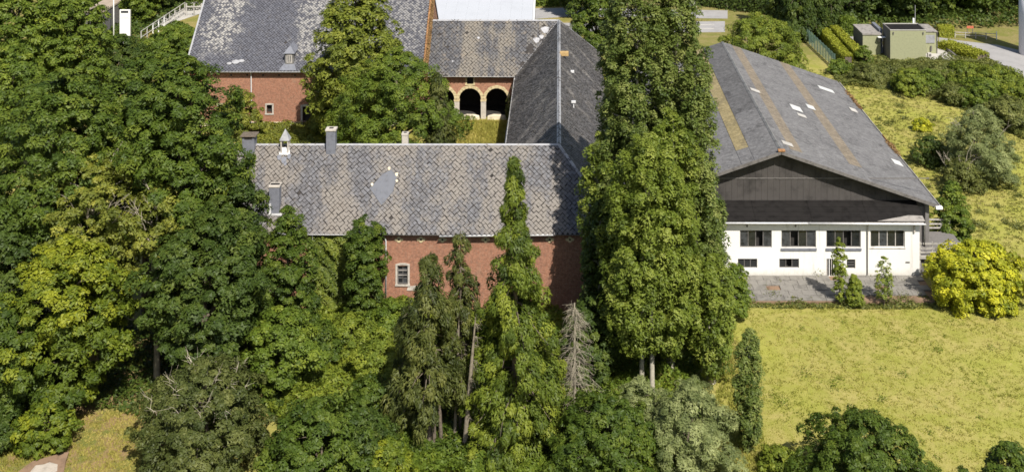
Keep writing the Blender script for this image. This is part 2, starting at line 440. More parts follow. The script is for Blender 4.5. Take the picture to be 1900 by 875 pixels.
# bare soil with a pale patch at the very front left
sheet('bare_soil', [gpt(*p, z=.12) for p in ((30, 878), (60, 856), (110, 842), (128, 838), (122, 856), (118, 878))], M['soil'], .16, 'patch of bare brown soil at the near left')
sheet('rubble_patch', [gpt(*p, z=.12) for p in ((56, 876), (66, 864), (82, 862), (92, 858), (107, 862), (106, 874), (96, 879))], M['rubble'], .175, 'pale rubble patch on the bare soil')

# ------------------------------------------------------------------ slate roofs
def slate_field(name, parent, poly, o, U, V, k, z0, mat, a=.42, b=.44, seed=1, keep=None, individual=None, holes=(), missing=.004, gap=.915, jit=1.0):
    """poly: plan polygon; o: plan origin on the eave line; U along the eave, V up the slope in plan; k rise per metre in plan"""
    rng = np.random.default_rng(seed)
    f = math.sqrt(1 + k * k)
    P = np.array(poly, float); o = np.array(o, float); U2 = np.array(U, float); V2 = np.array(V, float)
    uu = (P - o) @ U2; vv = (P - o) @ V2 * f
    js = np.arange(0, int(vv.max() / (b / 2)) + 2); is_ = np.arange(int(uu.min() / a) - 1, int(uu.max() / a) + 2)
    I, J = np.meshgrid(is_, js)
    u = (I * a + (J % 2) * a / 2).ravel().astype(float); v = (J * b / 2).ravel().astype(float)
    inside = np.zeros(len(u), bool); n = len(P); j = n - 1
    for i in range(n):
        c = ((vv[i] > v) != (vv[j] > v)) & (u < (uu[j] - uu[i]) * (v - vv[i]) / (vv[j] - vv[i] + 1e-12) + uu[i])
        inside ^= c; j = i
    inside &= rng.random(len(u)) > missing
    X = o[0] + U2[0] * u + V2[0] * v / f; Y = o[1] + U2[1] * u + V2[1] * v / f
    for hx, hy, hr in holes: inside &= (np.hypot((X - hx), (Y - hy) * 1.0) > hr * rng.uniform(.6, 1.2, len(u)))
    u, v = u[inside], v[inside]; X, Y = X[inside], Y[inside]; m = len(u)
    U3 = np.array([U2[0], U2[1], 0]); V3 = np.array([V2[0] / f, V2[1] / f, k / f]); N3 = np.cross(U3, V3); N3 *= np.sign(N3[2])
    C = np.stack([X, Y, z0 + v / f * k], -1) + N3 * .03
    C += (U3 * rng.normal(0, .012 * jit, (m, 1)) + V3 * rng.normal(0, .012 * jit, (m, 1)) + N3 * rng.uniform(0, .02 * jit, (m, 1)))
    g = gap
    loc = np.array([(-a / 2 * g, 0, .012), (0, -b / 2 * g, .045), (a / 2 * g, 0, .012), (0, b / 2 * g, -.004), (-a / 2 * g, 0, -.02), (0, -b / 2 * g, -.012), (a / 2 * g, 0, -.02)])
    faces = [(0, 1, 2, 3), (4, 5, 1, 0), (5, 6, 2, 1)]
    B = np.stack([U3, V3, N3])
    sel = np.zeros(m, bool)
    if individual:
        sel = individual(X, Y, v)
    rest = ~sel
    ang = rng.normal(0, .035 * jit, m)
    if sel.any():
        me = bpy.data.meshes.new('slate'); me.from_pydata(loc.tolist(), [], faces); me.materials.append(mat); me.update()
        B4 = Matrix(((*[U3[0], V3[0], N3[0]], 0), (*[U3[1], V3[1], N3[1]], 0), (*[U3[2], V3[2], N3[2]], 0), (0, 0, 0, 1)))
        for q in np.nonzero(sel)[0]:
            ob = bpy.data.objects.new('slate', me)
            link(ob, parent)
            ob.matrix_basis = Matrix.Translation(C[q]) @ B4 @ Matrix.Rotation(float(ang[q]), 4, 'Z')
    cs, sn = np.cos(ang[rest])[:, None], np.sin(ang[rest])[:, None]
    lx = loc[:, 0][None] * cs - loc[:, 1][None] * sn; ly = loc[:, 0][None] * sn + loc[:, 1][None] * cs
    tl = rng.normal(0, .03 * jit, (rest.sum(), 1))
    lz = loc[:, 2][None] + lx * tl
    W = C[rest][:, None, :] + lx[..., None] * U3 + ly[..., None] * V3 + lz[..., None] * N3
    base = np.arange(rest.sum())[:, None, None] * 7
    F = (np.array(faces)[None] + base).reshape(-1, 4)
    ob = fast_mesh(name, W.reshape(-1, 3), F, mat, np.repeat(rng.random(int(rest.sum())), 3))
    link(ob, parent); ob['kind'] = 'stuff'
    return ob

def fast_mesh(name, V, F, mat, tint=None, smooth=False):
    me = bpy.data.meshes.new(name)
    k = F.shape[1]; nf = len(F)
    me.vertices.add(len(V)); me.vertices.foreach_set('co', np.ascontiguousarray(V, np.float32).ravel())
    me.loops.add(nf * k); me.loops.foreach_set('vertex_index', np.ascontiguousarray(F, np.int32).ravel())
    me.polygons.add(nf); me.polygons.foreach_set('loop_start', np.arange(0, nf * k, k, dtype=np.int32))
    if smooth: me.polygons.foreach_set('use_smooth', np.ones(nf, bool))
    if tint is not None:
        at = me.attributes.new('tint', 'FLOAT', 'FACE'); at.data.foreach_set('value', np.ascontiguousarray(tint, np.float32))
    me.update(calc_edges=True)
    if not smooth: me.shade_flat()
    me.materials.append(mat)
    return bpy.data.objects.new(name, me)

KS = 5.03 / 4.8
EZ, RZ = 6.0, 11.03
def deck(parent, poly, ze, name='roof_deck'):
    """poly corners with their own heights; the boards under the slates"""
    return MB().slab([(x, y, z - .02) for x, y, z in poly], .12).build(name, M['deck'], parent)
def cap(parent, a, b, name, w=.16, mat=None, lift=.07):
    """folded metal strip along a ridge or hip"""
    a, b = Vector(a), Vector(b); d = (b - a).normalized(); s = d.cross(Vector((0, 0, 1))).normalized() * w
    up = Vector((0, 0, lift)); dn = Vector((0, 0, -w * .75 + lift))
    m = MB()
    m.quad(a + s + dn, b + s + dn, b + up, a + up); m.quad(a + up, b + up, b - s + dn, a - s + dn)
    o = m.build(name, mat or M['lead'], parent)
    sm = o.modifiers.new('solid', 'SOLIDIFY'); sm.thickness = .03
    return o
def half_pipe(parent, x0, x1, y, z0, z1, mat, name='gutter', r=.085):
    m = MB(); n = 7
    for i in range(n):
        w0, w1 = math.pi * i / n, math.pi * (i + 1) / n
        m.quad((x0, y - r * math.cos(w0), z0 - r * math.sin(w0)), (x1, y - r * math.cos(w0), z1 - r * math.sin(w0)),
               (x1, y - r * math.cos(w1), z1 - r * math.sin(w1)), (x0, y - r * math.cos(w1), z0 - r * math.sin(w1)))
    o = m.build(name, mat, parent, smooth=True)
    s = o.modifiers.new('solid', 'SOLIDIFY'); s.thickness = .018
    return o
def window(parent, x0, x1, z0, z1, y, cols, rows, frame, glass=None, fw=.06, name='window', bar=.035):
    w = MB()
    w.box(x0, x1, y, y + .07, z0, z0 + fw); w.box(x0, x1, y, y + .07, z1 - fw, z1)
    w.box(x0, x0 + fw, y + .001, y + .071, z0 + fw, z1 - fw); w.box(x1 - fw, x1, y + .001, y + .071, z0 + fw, z1 - fw)
    wo = w.build(name, frame, parent)
    cx = np.linspace(x0 + fw, x1 - fw, cols + 1); cz = np.linspace(z0 + fw, z1 - fw, rows + 1)
    for i in range(1, cols): MB().box(cx[i] - bar, cx[i] + bar, y + .004, y + .066, z0 + fw, z1 - fw).build('glazing_bar', frame, wo)
    for j in range(1, rows): MB().box(x0 + fw, x1 - fw, y + .008, y + .06, cz[j] - bar * .7, cz[j] + bar * .7).build('glazing_bar', frame, wo)
    for i in range(cols):
        for j in range(rows):
            gm = glass(i, j) if callable(glass) else (glass or M['glass'])
            if gm is None: continue
            t = random.Random(int(x0 * 91) + i * 7 + j).uniform(-.012, .012)
            MB().quad((cx[i], y + .035 + t, cz[j]), (cx[i + 1], y + .035 - t, cz[j]), (cx[i + 1], y + .035 - t, cz[j + 1]), (cx[i], y + .035 + t, cz[j + 1])).build('pane', gm, wo)
    return wo
def surround(parent, x0, x1, z0, z1, y, w, mat, arch=0.0, sill=True, name='stone_surround'):
    m = MB(); p = .045
    m.box(x0 - w, x0, y - p, y + .2, z0, z1); m.box(x1, x1 + w, y - p, y + .2, z0, z1)
    n = 8 if arch else 1
    for i in range(n):
        a0, a1 = i / n, (i + 1) / n
        f = lambda t: arch * (1 - (2 * t - 1) ** 2)
        xa, xb = x0 - w + (x1 - x0 + 2 * w) * a0, x0 - w + (x1 - x0 + 2 * w) * a1
        m.prism([(xa, z1 + f(a0)), (xb, z1 + f(a1)), (xb, z1 + w + f(a1)), (xa, z1 + w + f(a0))], y - p - .002, y + .2)
    if sill: m.box(x0 - w - .03, x1 + w + .03, y - p - .03, y + .2, z0 - w * .9, z0)
    return m.build(name, mat, parent)

# ------------------------------------------------------------------ south wing of the farm (nearest)
sw = thing('farm_wing', 'long brick farm wing with patched grey slate roof, nearest to the viewer', 'building', (-12, 86.35, 0))
SX0 = -29.5
front_poly = [(SX0, 86.0), (4.8, 86.0), (0, 90.8), (SX0, 90.8)]
deck(sw, [(SX0, 86.0, EZ), (4.8, 86.0, EZ), (0, 90.8, RZ), (SX0, 90.8, RZ)], EZ)
deck(sw, [(SX0, 95.6, EZ), (SX0, 90.8, RZ), (0, 90.8, RZ), (-4.8, 95.6, EZ)], EZ)
vis = lambda X, Y, v: _pick(X, Y, v)
def _pick(X, Y, v):
    ok = ((X > -19.0) & (X < -16.4)) | ((X > -13.2) & (X < -5.2)) | ((X > -1.4) & (X < 1.2))
    r = np.where(ok, v, 99.0); order = np.argsort(r, kind='stable')[:300]
    s = np.zeros(len(X), bool); s[order] = True
    return s & ok
PATCH = (-13.75, 88.55)
slate_field('slates', sw, front_poly, (SX0, 86.0), (1, 0), (0, 1), KS, EZ, M['slate'], a=.37, b=.38, seed=3, individual=_pick,
            holes=[(-13.6, 88.35, .05)], missing=.002, jit=1.5)
slate_field('slates', sw, [(SX0, 95.6), (-4.8, 95.6), (0, 90.8), (SX0, 90.8)], (SX0, 95.6), (1, 0), (0, -1), KS, EZ, M['slate'], seed=4)
cap(sw, (SX0, 90.8, RZ), (0, 90.8, RZ), 'ridge_cap', .13)
cap(sw, (0.02, 90.78, RZ), (4.82, 85.98, EZ), 'hip_flashing', .15)
# repair patch of newer flat slate
f_ = math.sqrt(1 + KS * KS)
def on_front(x, y, l=.05): return (x, y - l * KS / f_, EZ + (y - 86.0) * KS + l / f_)
pm = MB(); pm.slab([on_front(*q, .09) for q in ((-14.75, 88.35), (-13.7, 87.45), (-12.9, 88.2), (-12.75, 89.0), (-13.25, 89.35), (-13.9, 89.1))], .03)
tag(pm.build('repair_patch', M['slate_patch'], sw), 'smooth blue grey patch of newer slate')
for x, y, r_ in ((-14.6, 88.55, .1), (-12.75, 89.1, .13), (-12.7, 88.75, .09), (-13.4, 89.42, .12)):
    MB().slab([on_front(x + r_ * math.cos(w) * (1.3 if k % 2 else .8), y + r_ * .8 * math.sin(w), .115) for k, w in enumerate(np.linspace(0, 2 * math.pi, 8)[:-1])], .03).build('mortar_dab', M['lime'], sw)

ws = .04112
vents = [wx(p, 86.3) for p in (740, 781, 821, 860, 901, 942, 982, 1020, 1057.5)]
wm = MB()
WX0, WX1, WZ0, WZ1 = -12.31, -11.53, 1.98, 3.36
ops = [(WX0, WX1, WZ0, WZ1)] + [(x - .07, x + .07, 5.32, 5.46) for x in vents]
front_wall(wm, SX0 + .3, 4.45, -.3, EZ - .02, 86.35, ops, .3)
wm.build('wall', M['brick'], sw)
MB().box(SX0 + .3, -4.6, 95.0, 95.25, .2, EZ).build('wall', M['brick'], sw)
MB().box(SX0 + .3, SX0 + .6, 86.36, 94.99, -.3, EZ).build('wall', M['brick'], sw)
MB().prismx([(86.37, EZ), (94.98, EZ), (90.8, RZ - .2)], SX0 + .32, SX0 + .6).build('gable', M['brick'], sw)
for x in vents:
    v = MB()
    for dx, dz in ((-.2, 0), (.2, 0), (0, -.13), (0, .13)):
        v.prism([(x + dx + .14 * math.cos(w), 5.39 + dz + .105 * math.sin(w)) for w in np.linspace(0, 2 * math.pi, 9)[:-1]], 86.30 - .001 * abs(dx) * 10, 86.347)
    vo = v.build('vent_stone', M['stone'], sw)
    MB().prism([(x + .085 * math.cos(w), 5.39 + .075 * math.sin(w)) for w in np.linspace(0, 2 * math.pi, 9)[:-1]], 86.287, 86.31).build('vent_hole', M['dark_void'], vo)
surround(sw, WX0, WX1, WZ0, WZ1, 86.35, .15, M['stone_grey'], .09)
wo = window(sw, WX0, WX1, WZ0, WZ1 + .09, 86.47, 2, 4, M['frame'], lambda i, j: M['glass_grey'] if (i + j) % 3 == 1 else M['glass'], bar=.02)
for zz in (2.62, 2.98): MB().box(WX0 + .03, WX1 - .03, 86.44, 86.465, zz - .02, zz + .02).build('iron_bar', M['frame_light'], wo)
MB().slab([(-11.6, 86.31, 1.55), (-10.9, 86.31, 1.55), (-10.75, 86.34, 1.9), (-11.5, 86.34, 1.82)], .04).build('mortar_smear', M['stone_grey'], sw)
# gutters in pieces, one sagging
half_pipe(sw, -21, -15.85, 85.93, 6.0, 5.98, M['zinc'])
half_pipe(sw, -13.4, -9.1, 85.95, 5.97, 5.96, M['zinc_dark'])
half_pipe(sw, -9.08, -.4, 85.88, 5.88, 5.98, M['zinc'], r=.1)
half_pipe(sw, -.35, 4.7, 85.95, 5.98, 5.90, M['zinc_dark'], r=.07)
for x in np.arange(-13.0, 4.5, 1.02): MB().box(x - .05, x + .05, 86.0, 86.4, 5.86, 5.95).build('rafter_end', M['deck'], sw)
MB().tube([(-14.2, 85.9, 5.93), (-13.75, 86.0, 5.75), (-13.25, 86.22, 5.55), (-13.18, 86.25, 5.3), (-13.18, 86.25, .4)], .055, 8).build('downpipe', M['zinc'], sw, True)
MB().tube([(-18.7, 85.93, 5.95), (-18.75, 86.2, 5.5), (-18.75, 86.25, .2)], .05, 8).build('downpipe', M['zinc'], sw, True)

def chimney(parent, x, y, w, dpt, z0, z1, mat, capmat, over=.06, flue=True, capt=.16, label=None):
    c = MB().box(x - w / 2, x + w / 2, y - dpt / 2, y + dpt / 2, z0, z1).build('chimney', mat, parent, bevel=.015)
    if label: c['label'] = label
    MB().box(x - w / 2 - over, x + w / 2 + over, y - dpt / 2 - over, y + dpt / 2 + over, z1, z1 + capt).build('cap', capmat, c, bevel=.02)
    if flue:
        fm = MB(); fw = w * .23
        for s_ in ((-1, 1) if flue == 2 else (0,)):
            fm.box(x + s_ * w * .22 - fw, x + s_ * w * .22 + fw, y - dpt * .25, y + dpt * .25, z1 + capt + .001, z1 + capt + .012)
        fm.build('flue', M['dark_void'], c)
    return c
chimney(sw, wx(614.5, 90.4), 90.5, .74, .62, 10.3, wz(242, 90.4), M['slate_flat'], M['stone_grey'], label='slate hung chimney with a buff stone cap')
c1 = chimney(sw, wx(463, 90.6), 90.6, .98, .8, 10.2, wz(250.5, 90.6), M['slate_flat'], M['bark'], over=.14, flue=0, capt=.09, label='wide slate hung chimney with a flat weathered slab')
MB().box(wx(463, 90.6) - .3, wx(463, 90.6) + .3, 90.19, 90.198, wz(256, 90.6), wz(251.5, 90.6)).build('slot', M['dark_void'], c1)
chimney(sw, wx(752, 91.6), 91.6, .5, .5, 10.0, wz(249.5, 91.6), M['stone_grey'], M['stone_grey'], over=.03, label='small grey brick chimney behind the ridge')
c3 = chimney(sw, wx(510.5, 87.2), 87.25, .78, .7, 6.8, wz(347, 87.0), M['slate_flat'], M['stone_grey'], over=.04, flue=2, capt=.14, label='slate hung chimney low on the slope')
MB().box(wx(499, 86.9), wx(503, 86.9), 86.84, 86.9, 7.1, 7.9).build('flashing', M['zinc'], c3)
MB().box(wx(499, 86.9), wx(523, 86.9), 86.8, 86.88, 7.0, 7.14).build('flashing', M['zinc'], c3)
# small lantern vent on the ridge
lx, ly = wx(529.5, 90.5), 90.5
ln = MB().slab([on_front(lx - .45, 90.2, .09), on_front(lx + .45, 90.2, .09), on_front(lx + .3, 90.6, .09), on_front(lx - .3, 90.6, .09)], .03).build('roof_lantern', M['zinc'], sw)
ln['label'] = 'small open lantern vent with pointed white metal roof'
for sx in (-.27, .27):
    for sy in (-.25, .25): MB().box(lx + sx - .05, lx + sx + .05, ly + sy - .05, ly + sy + .05, 10.5, 11.55).build('post', M['stone_grey'], ln)
rz0 = 11.55; py_ = MB()
cs = [(lx - .4, ly - .38, rz0), (lx + .4, ly - .38, rz0), (lx + .4, ly + .38, rz0), (lx - .4, ly + .38, rz0)]; ap = (lx, ly, rz0 + .85)
for i in range(4): py_.quad(cs[i], cs[(i + 1) % 4], ap)
py_.quad(*reversed(cs)); py_.build('lantern_roof', M['lead'], ln)
for k, (dx, dy, s_) in enumerate(((-.35, 90.05, .22), (.05, 89.9, .28), (.42, 90.1, .2), (.2, 89.7, .16))):
    MB().slab([on_front(lx + dx + s_ * math.cos(w) * (1 if j % 2 else .7), dy + s_ * .7 * math.sin(w), .1) for j, w in enumerate(np.linspace(0, 2 * math.pi, 8)[:-1])], .03).build('lead_dab', M['slate_flat'], sw)
# creeping dark gap where slates slid away near the right eave
# ------------------------------------------------------------------ east wing (ridge runs away from the viewer)
ew = thing('farm_wing', 'farm wing with brown mossy slate roof whose ridge runs straight away from the viewer', 'building', (0, 110, 0))
deck(ew, [(-4.8, 95.6, EZ), (0, 90.8, RZ), (0, 131, RZ), (-4.8, 126.2, EZ)][::-1], EZ)
deck(ew, [(4.8, 86, EZ), (4.8, 135.8, EZ), (0, 131, RZ), (0, 90.8, RZ)], EZ)
slate_field('slates', ew, [(-4.8, 95.6), (0, 90.8), (0, 131), (-4.8, 126.2)], (-4.8, 90), (0, 1), (1, 0), KS, EZ, M['slate_east'], seed=5, jit=1.3, a=.4, b=.42)
slate_field('slates', ew, [(4.8, 86), (0, 90.8), (0, 131), (4.8, 135.8)], (4.8, 86), (0, 1), (-1, 0), KS, EZ, M['slate_east'], seed=6, jit=1.3, a=.4, b=.42)
for i in range(8):
    a_, b_ = 90.9 + 40.0 * i / 8, 90.9 + 40.0 * (i + 1) / 8
    cap(ew, (0, a_, RZ), (0, b_ - .02, RZ), 'ridge_tile', .17, lift=.07 + .012 * (i % 3))
cap(ew, (0.02, 131.02, RZ), (4.82, 135.82, EZ), 'hip_flashing', .15)
cap(ew, (-.02, 130.95, RZ - .05), (-4.8, 126.2, EZ - .03), 'valley_flashing', .22, lift=.14)
MB().box(.1, 1.0, 117.0, 117.45, 10.75, 11.2).build('ridge_tile', M['ochre'], ew, bevel=.04)['label'] = 'single ochre clay ridge tile left over'
MB().box(-4.65, -4.35, 95.0, 126.5, .2, EZ).build('wall', M['brick'], ew)
MB().box(4.2, 4.5, 86.7, 135.4, -.2, EZ).build('wall', M['brick'], ew)
g_ = MB()
for i in range(6):
    w0, w1 = math.pi * i / 6, math.pi * (i + 1) / 6; r_ = .09
    g_.quad((-4.88 - r_ * math.cos(w0), 95.6, EZ - r_ * math.sin(w0)), (-4.88 - r_ * math.cos(w1), 95.6, EZ - r_ * math.sin(w1)), (-4.88 - r_ * math.cos(w1), 126.1, EZ - r_ * math.sin(w1)), (-4.88 - r_ * math.cos(w0), 126.1, EZ - r_ * math.sin(w0)))
g_.build('gutter', M['zinc'], ew, True)
MB().tube([(-4.95, 112, 5.9), (-5.1, 110, 5.2), (-5.15, 100, 3.2)], .07, 6).build('hanging_gutter', M['zinc'], ew)
MB().tube([(-4.9, 125.9, 5.9), (-4.8, 125.9, 5.5), (-4.8, 125.9, 1.2)], .06, 6).build('downpipe', M['zinc'], ew)
tv = MB().tube([(1.35, 104, 9.6), (1.35, 104, 10.15)], .06, 8).build('roof_vent', M['zinc'], ew); MB().box(1.15, 1.55, 103.85, 104.15, 10.15, 10.3).build('hood', M['zinc'], tv)
MB().box(1.2, 1.55, 114.6, 114.9, 9.75, 9.95).build('roof_vent', M['zinc'], ew)
# ------------------------------------------------------------------ north wing with arcade
nw = thing('farm_wing', 'brick farm wing with two open round arches facing the yard', 'building', (-8, 126.5, 1))
YN, YNE = 126.72, 126.2
deck(nw, [(-14.75, YNE, EZ), (-4.8, YNE, EZ), (0, 131, RZ), (-14.75, 131, RZ)], EZ)
deck(nw, [(-14.75, 135.8, EZ), (-14.75, 131, RZ), (0, 131, RZ), (4.8, 135.8, EZ)], EZ)
hx = wx(985, 127.6)
slate_field('slates', nw, [(-14.75, YNE), (-4.8, YNE), (0, 131), (-14.75, 131)], (-14.75, YNE), (1, 0), (0, 1), KS, EZ, M['slate_north'], seed=7, holes=[(wx(985, 128.4), 128.3, .5), (wx(970, 127.5), 127.2, .22)], jit=1.6, missing=.01, )
slate_field('slates', nw, [(-14.75, 135.8), (4.8, 135.8), (0, 131), (-14.75, 131)], (-14.75, 135.8), (1, 0), (0, -1), KS, EZ, M['slate_north'], seed=8)
for q in range(4):
    MB().box(wx(985, 128.4) - .42 + q * .24, wx(985, 128.4) - .36 + q * .24, 127.8, 128.8, EZ + 1.55, EZ + 1.58).build('lath', M['timber_grey'], nw)
def on_north(x, y, l=.09): return (x, y - l * KS / f_, EZ + (y - YNE) * KS + l / f_)
for cx_, cy_, r_ in ((wx(1012, 130.1), 130.1, .5), (wx(996, 129.2), 129.2, .4), (wx(1005, 129.5), 129.5, .3), (wx(888, 129.4), 129.4, .16), (wx(840, 127.4), 127.4, .13)):
    MB().slab([on_north(cx_ + r_ * math.cos(w) * (1.25 if j % 2 else .75), cy_ + r_ * .6 * math.sin(w)) for j, w in enumerate(np.linspace(0, 2 * math.pi, 8)[:-1])], .03).build('repair_patch', M['lead'], nw)
cap(nw, (-14.75, 131, RZ), (0, 131, RZ), 'ridge_cap', .17)
half_pipe(nw, -14.7, -4.75, YNE - .06, EZ, EZ - .03, M['zinc'])
AR = [(-12.92, 1.22), (-9.94, 1.22), (-6.96, 1.22)]
SPR, BASE = 3.26, 1.0
am = MB()
xL, xR = -14.8, -4.6
top = EZ - .02
edges = [xL] + [e for c, r in AR for e in (c - r, c + r)] + [xR]
wo_ = (-10.3, -9.58, 4.95, 5.98)
for i in range(0, len(edges), 2):                         # piers
    am.box(edges[i], edges[i + 1], YN, YN + .5, BASE - .3, SPR)
for c, r in AR:                                           # spandrels above each arch
    n = 16
    for i in range(n):
        w0, w1 = math.pi * (1 - i / n), math.pi * (1 - (i + 1) / n)
        xa, xb = c + r * math.cos(w0), c + r * math.cos(w1); za, zb = SPR + r * math.sin(w0), SPR + r * math.sin(w1)
        am.quad((xa, YN, za), (xb, YN, zb), (xb, YN, 4.9), (xa, YN, 4.9))
        am.quad((xa, YN, za), (xa, YN + .5, za), (xb, YN + .5, zb), (xb, YN, zb))
for i in range(0, len(edges), 2):
    am.quad((edges[i], YN, SPR), (edges[i + 1], YN, SPR), (edges[i + 1], YN, 4.9), (edges[i], YN, 4.9))
front_wall(am, xL, xR, 4.9, top, YN, [wo_], .4)
am.build('wall', M['brick_pale'], nw)
MB().box(xL, 4.4, 135.2, 135.5, .6, EZ).build('wall', M['brick_pale'], nw)
for c, r in AR:
    n = 11
    for i in range(n):                                     # voussoirs
        w0, w1 = math.pi * (1 - (i + .04) / n), math.pi * (1 - (i + .96) / n)
        r2 = r + .3 + (.04 if i % 2 else 0)
        if abs(c) and False: pass
        MB().prism([(c + r * math.cos(w0), SPR + r * math.sin(w0)), (c + r * math.cos(w1), SPR + r * math.sin(w1)),
                    (c + r2 * math.cos(w1), SPR + r2 * math.sin(w1)), (c + r2 * math.cos(w0), SPR + r2 * math.sin(w0))], YN - .05 - .002 * (i % 2), YN + .3).build('voussoir', M['stone'], nw)
for i in range(1, len(edges) - 1, 1):
    pass
for i in range(2, len(edges) - 2, 2):
    MB().box(edges[i] - .01, edges[i + 1] + .01, YN - .06, YN + .3, BASE - .2, SPR - .25).build('stone_pier', M['stone_grey'], nw)
    MB().box(edges[i] - .05, edges[i + 1] + .05, YN - .09, YN + .3, SPR - .25, SPR - .06).build('impost', M['stone'], nw)
MB().box(-5.74, -5.45, YN - .05, YN + .3, BASE - .2, SPR).build('stone_pier', M['stone'], nw)
for c, r in AR[1:]:
    MB().prism([(c - r + .15, .8), (c + r - .1, .8), (c + r - .2, 1.42), (c + r * .4, 1.56), (c - r * .3, 1.58), (c - r + .2, 1.40)], YN - .35, YN + .1).build('rubble_sill', M['lime'], nw, bevel=.06)
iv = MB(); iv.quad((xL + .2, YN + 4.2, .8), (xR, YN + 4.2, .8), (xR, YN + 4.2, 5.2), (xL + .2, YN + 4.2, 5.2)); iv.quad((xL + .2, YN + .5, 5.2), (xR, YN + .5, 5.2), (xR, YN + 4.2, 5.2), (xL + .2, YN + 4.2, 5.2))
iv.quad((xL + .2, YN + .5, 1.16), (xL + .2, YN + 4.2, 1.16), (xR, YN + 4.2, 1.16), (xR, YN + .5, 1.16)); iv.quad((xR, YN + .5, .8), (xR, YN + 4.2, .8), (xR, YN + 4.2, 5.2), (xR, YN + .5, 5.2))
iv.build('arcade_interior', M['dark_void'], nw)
surround(nw, wo_[0], wo_[1], wo_[2], wo_[3] - .1, YN, .16, M['stone'])
MB().quad((wo_[0], YN + .38, wo_[2]), (wo_[1], YN + .38, wo_[2]), (wo_[1], YN + .38, wo_[3]), (wo_[0], YN + .38, wo_[3])).build('window_opening', M['dark_void'], nw)
for q in range(4): MB().box(-7.5 + q * .32, -7.3 + q * .32, YN - .02, YN + .02, 5.62, 5.7).build('vent_stone', M['stone_grey'], nw)
MB().slab([(-4.86 - .55, YN - .015, 4.55), (-5.0, YN - .015, 4.5), (-5.02, YN - .014, 4.62), (-5.2, YN - .014, 4.78)], .15).build('mortar_smear', M['stone'], nw)

# ------------------------------------------------------------------ great barn at the back left
bn = thing('barn', 'great brick barn with blue slate roof, pale lichen patches and a small dormer', 'building', (-28, 124.2, 1))
BX0, BX1, BY0, BYR, BE, KB = -41.0, -14.85, 123.9, 132.9, 7.2, .873
BR = BE + 9 * KB
deck(bn, [(BX0, BY0, BE), (BX1, BY0, BE), (BX1, BYR, BR), (BX0, BYR, BR)], BE)
deck(bn, [(BX0, 141.9, BE), (BX0, BYR, BR), (BX1, BYR, BR), (BX1, 141.9, BE)], BE)
slate_field('slates', bn, [(BX0 + .1, BY0), (BX1 - .1, BY0), (BX1 - .1, BYR), (BX0 + .1, BYR)], (BX0, BY0), (1, 0), (0, 1), KB, BE, M['slate_barn'], seed=9, a=.36, b=.36, jit=.9)
slate_field('slates', bn, [(BX0 + .1, 141.9), (BX1 - .1, 141.9), (BX1 - .1, BYR), (BX0 + .1, BYR)], (BX0, 141.9), (1, 0), (0, -1), KB, BE, M['slate_barn'], seed=10, a=.6, b=.6)
def on_barn(x, y, l=.05):
    f = math.sqrt(1 + KB * KB); return (x, y - l * KB / f, BE + (y - BY0) * KB + l / f)
for x, mt in ((BX0, M['lead']), (BX1, M['rust'])):
    v = MB(); v.slab([on_barn(x - .08, BY0 - .05, .1), on_barn(x + .1, BY0 - .05, .1), on_barn(x + .1, BYR, .1), on_barn(x - .08, BYR, .1)], .2); v.build('verge_board', mt, bn)
cap(bn, (BX0, BYR, BR), (BX1, BYR, BR), 'ridge_cap', .2)
half_pipe(bn, BX0, BX1, BY0 - .08, BE, BE - .02, M['zinc'], r=.1)
YB = 124.35
bm_ = MB(); W1 = (-32.1, -31.5, 2.45, 3.35); D1 = (-28.15, -26.6, .9, 3.15); W2 = (-37.4, -36.8, 2.45, 3.35)
front_wall(bm_, BX0 + .25, BX1 - .1, 1.5, BE - .02, YB, [W1, W2, (D1[0], D1[1], 1.5, D1[3])], .4)
bm_.build('wall', M['brick'], bn)
pl = MB(); pl.box(BX0 + .2, D1[0] - .2, YB - .06, YB + .2, .6, 1.52); pl.box(D1[1] + .2, BX1 - .1, YB - .06, YB + .2, .6, 1.52); pl.build('plinth', M['lime'], bn)
MB().prismx([(YB + .01, .8), (141.6, .8), (141.6, BE), (BYR, BR - .25), (YB + .01, BE)], BX1 - .4, BX1 - .1).build('gable', M['brick'], bn)
MB().prismx([(YB + .01, .8), (141.6, .8), (141.6, BE), (BYR, BR - .25), (YB + .01, BE)], BX0 + .2, BX0 + .5).build('gable', M['brick'], bn)
surround(bn, *W1, YB, .16, M['stone_grey'], .04); surround(bn, *W2, YB, .16, M['stone_grey'], .04)
surround(bn, D1[0], D1[1], 1.0, D1[3], YB, .22, M['stone_grey'], .08, sill=False)
for w_ in (W1, W2): MB().quad((w_[0], YB + .38, w_[2]), (w_[1], YB + .38, w_[2]), (w_[1], YB + .38, w_[3]), (w_[0], YB + .38, w_[3])).build('window_opening', M['dark_void'], bn)
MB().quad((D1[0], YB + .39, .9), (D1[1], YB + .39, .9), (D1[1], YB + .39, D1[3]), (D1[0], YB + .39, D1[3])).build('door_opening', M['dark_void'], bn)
for x in np.arange(-39.5, BX1, 1.75): MB().box(x - .09, x + .09, YB - .025, YB + .01, 6.55, 6.72).build('putlog_hole', M['dark_void'], bn)
MB().tube([(wx(465, 123.8), 123.8, 7.1), (wx(465.5, 124.1), 124.2, 6.7), (wx(466, 124.2), 124.25, 4.0), (wx(466, 124.2), 124.25, 1.2)], .06, 8).build('downpipe', M['zinc'], bn)
dx, dy = wx(537, 124.5), 124.45
dm = MB().box(dx - .48, dx + .48, dy, dy + 1.6, 7.7, 9.0).build('dormer', M['zinc_dark'], bn)
window(bn, dx - .3, dx + .3, 7.95, 8.85, dy - .03, 2, 1, M['frame_light'], fw=.1, name='dormer_window')
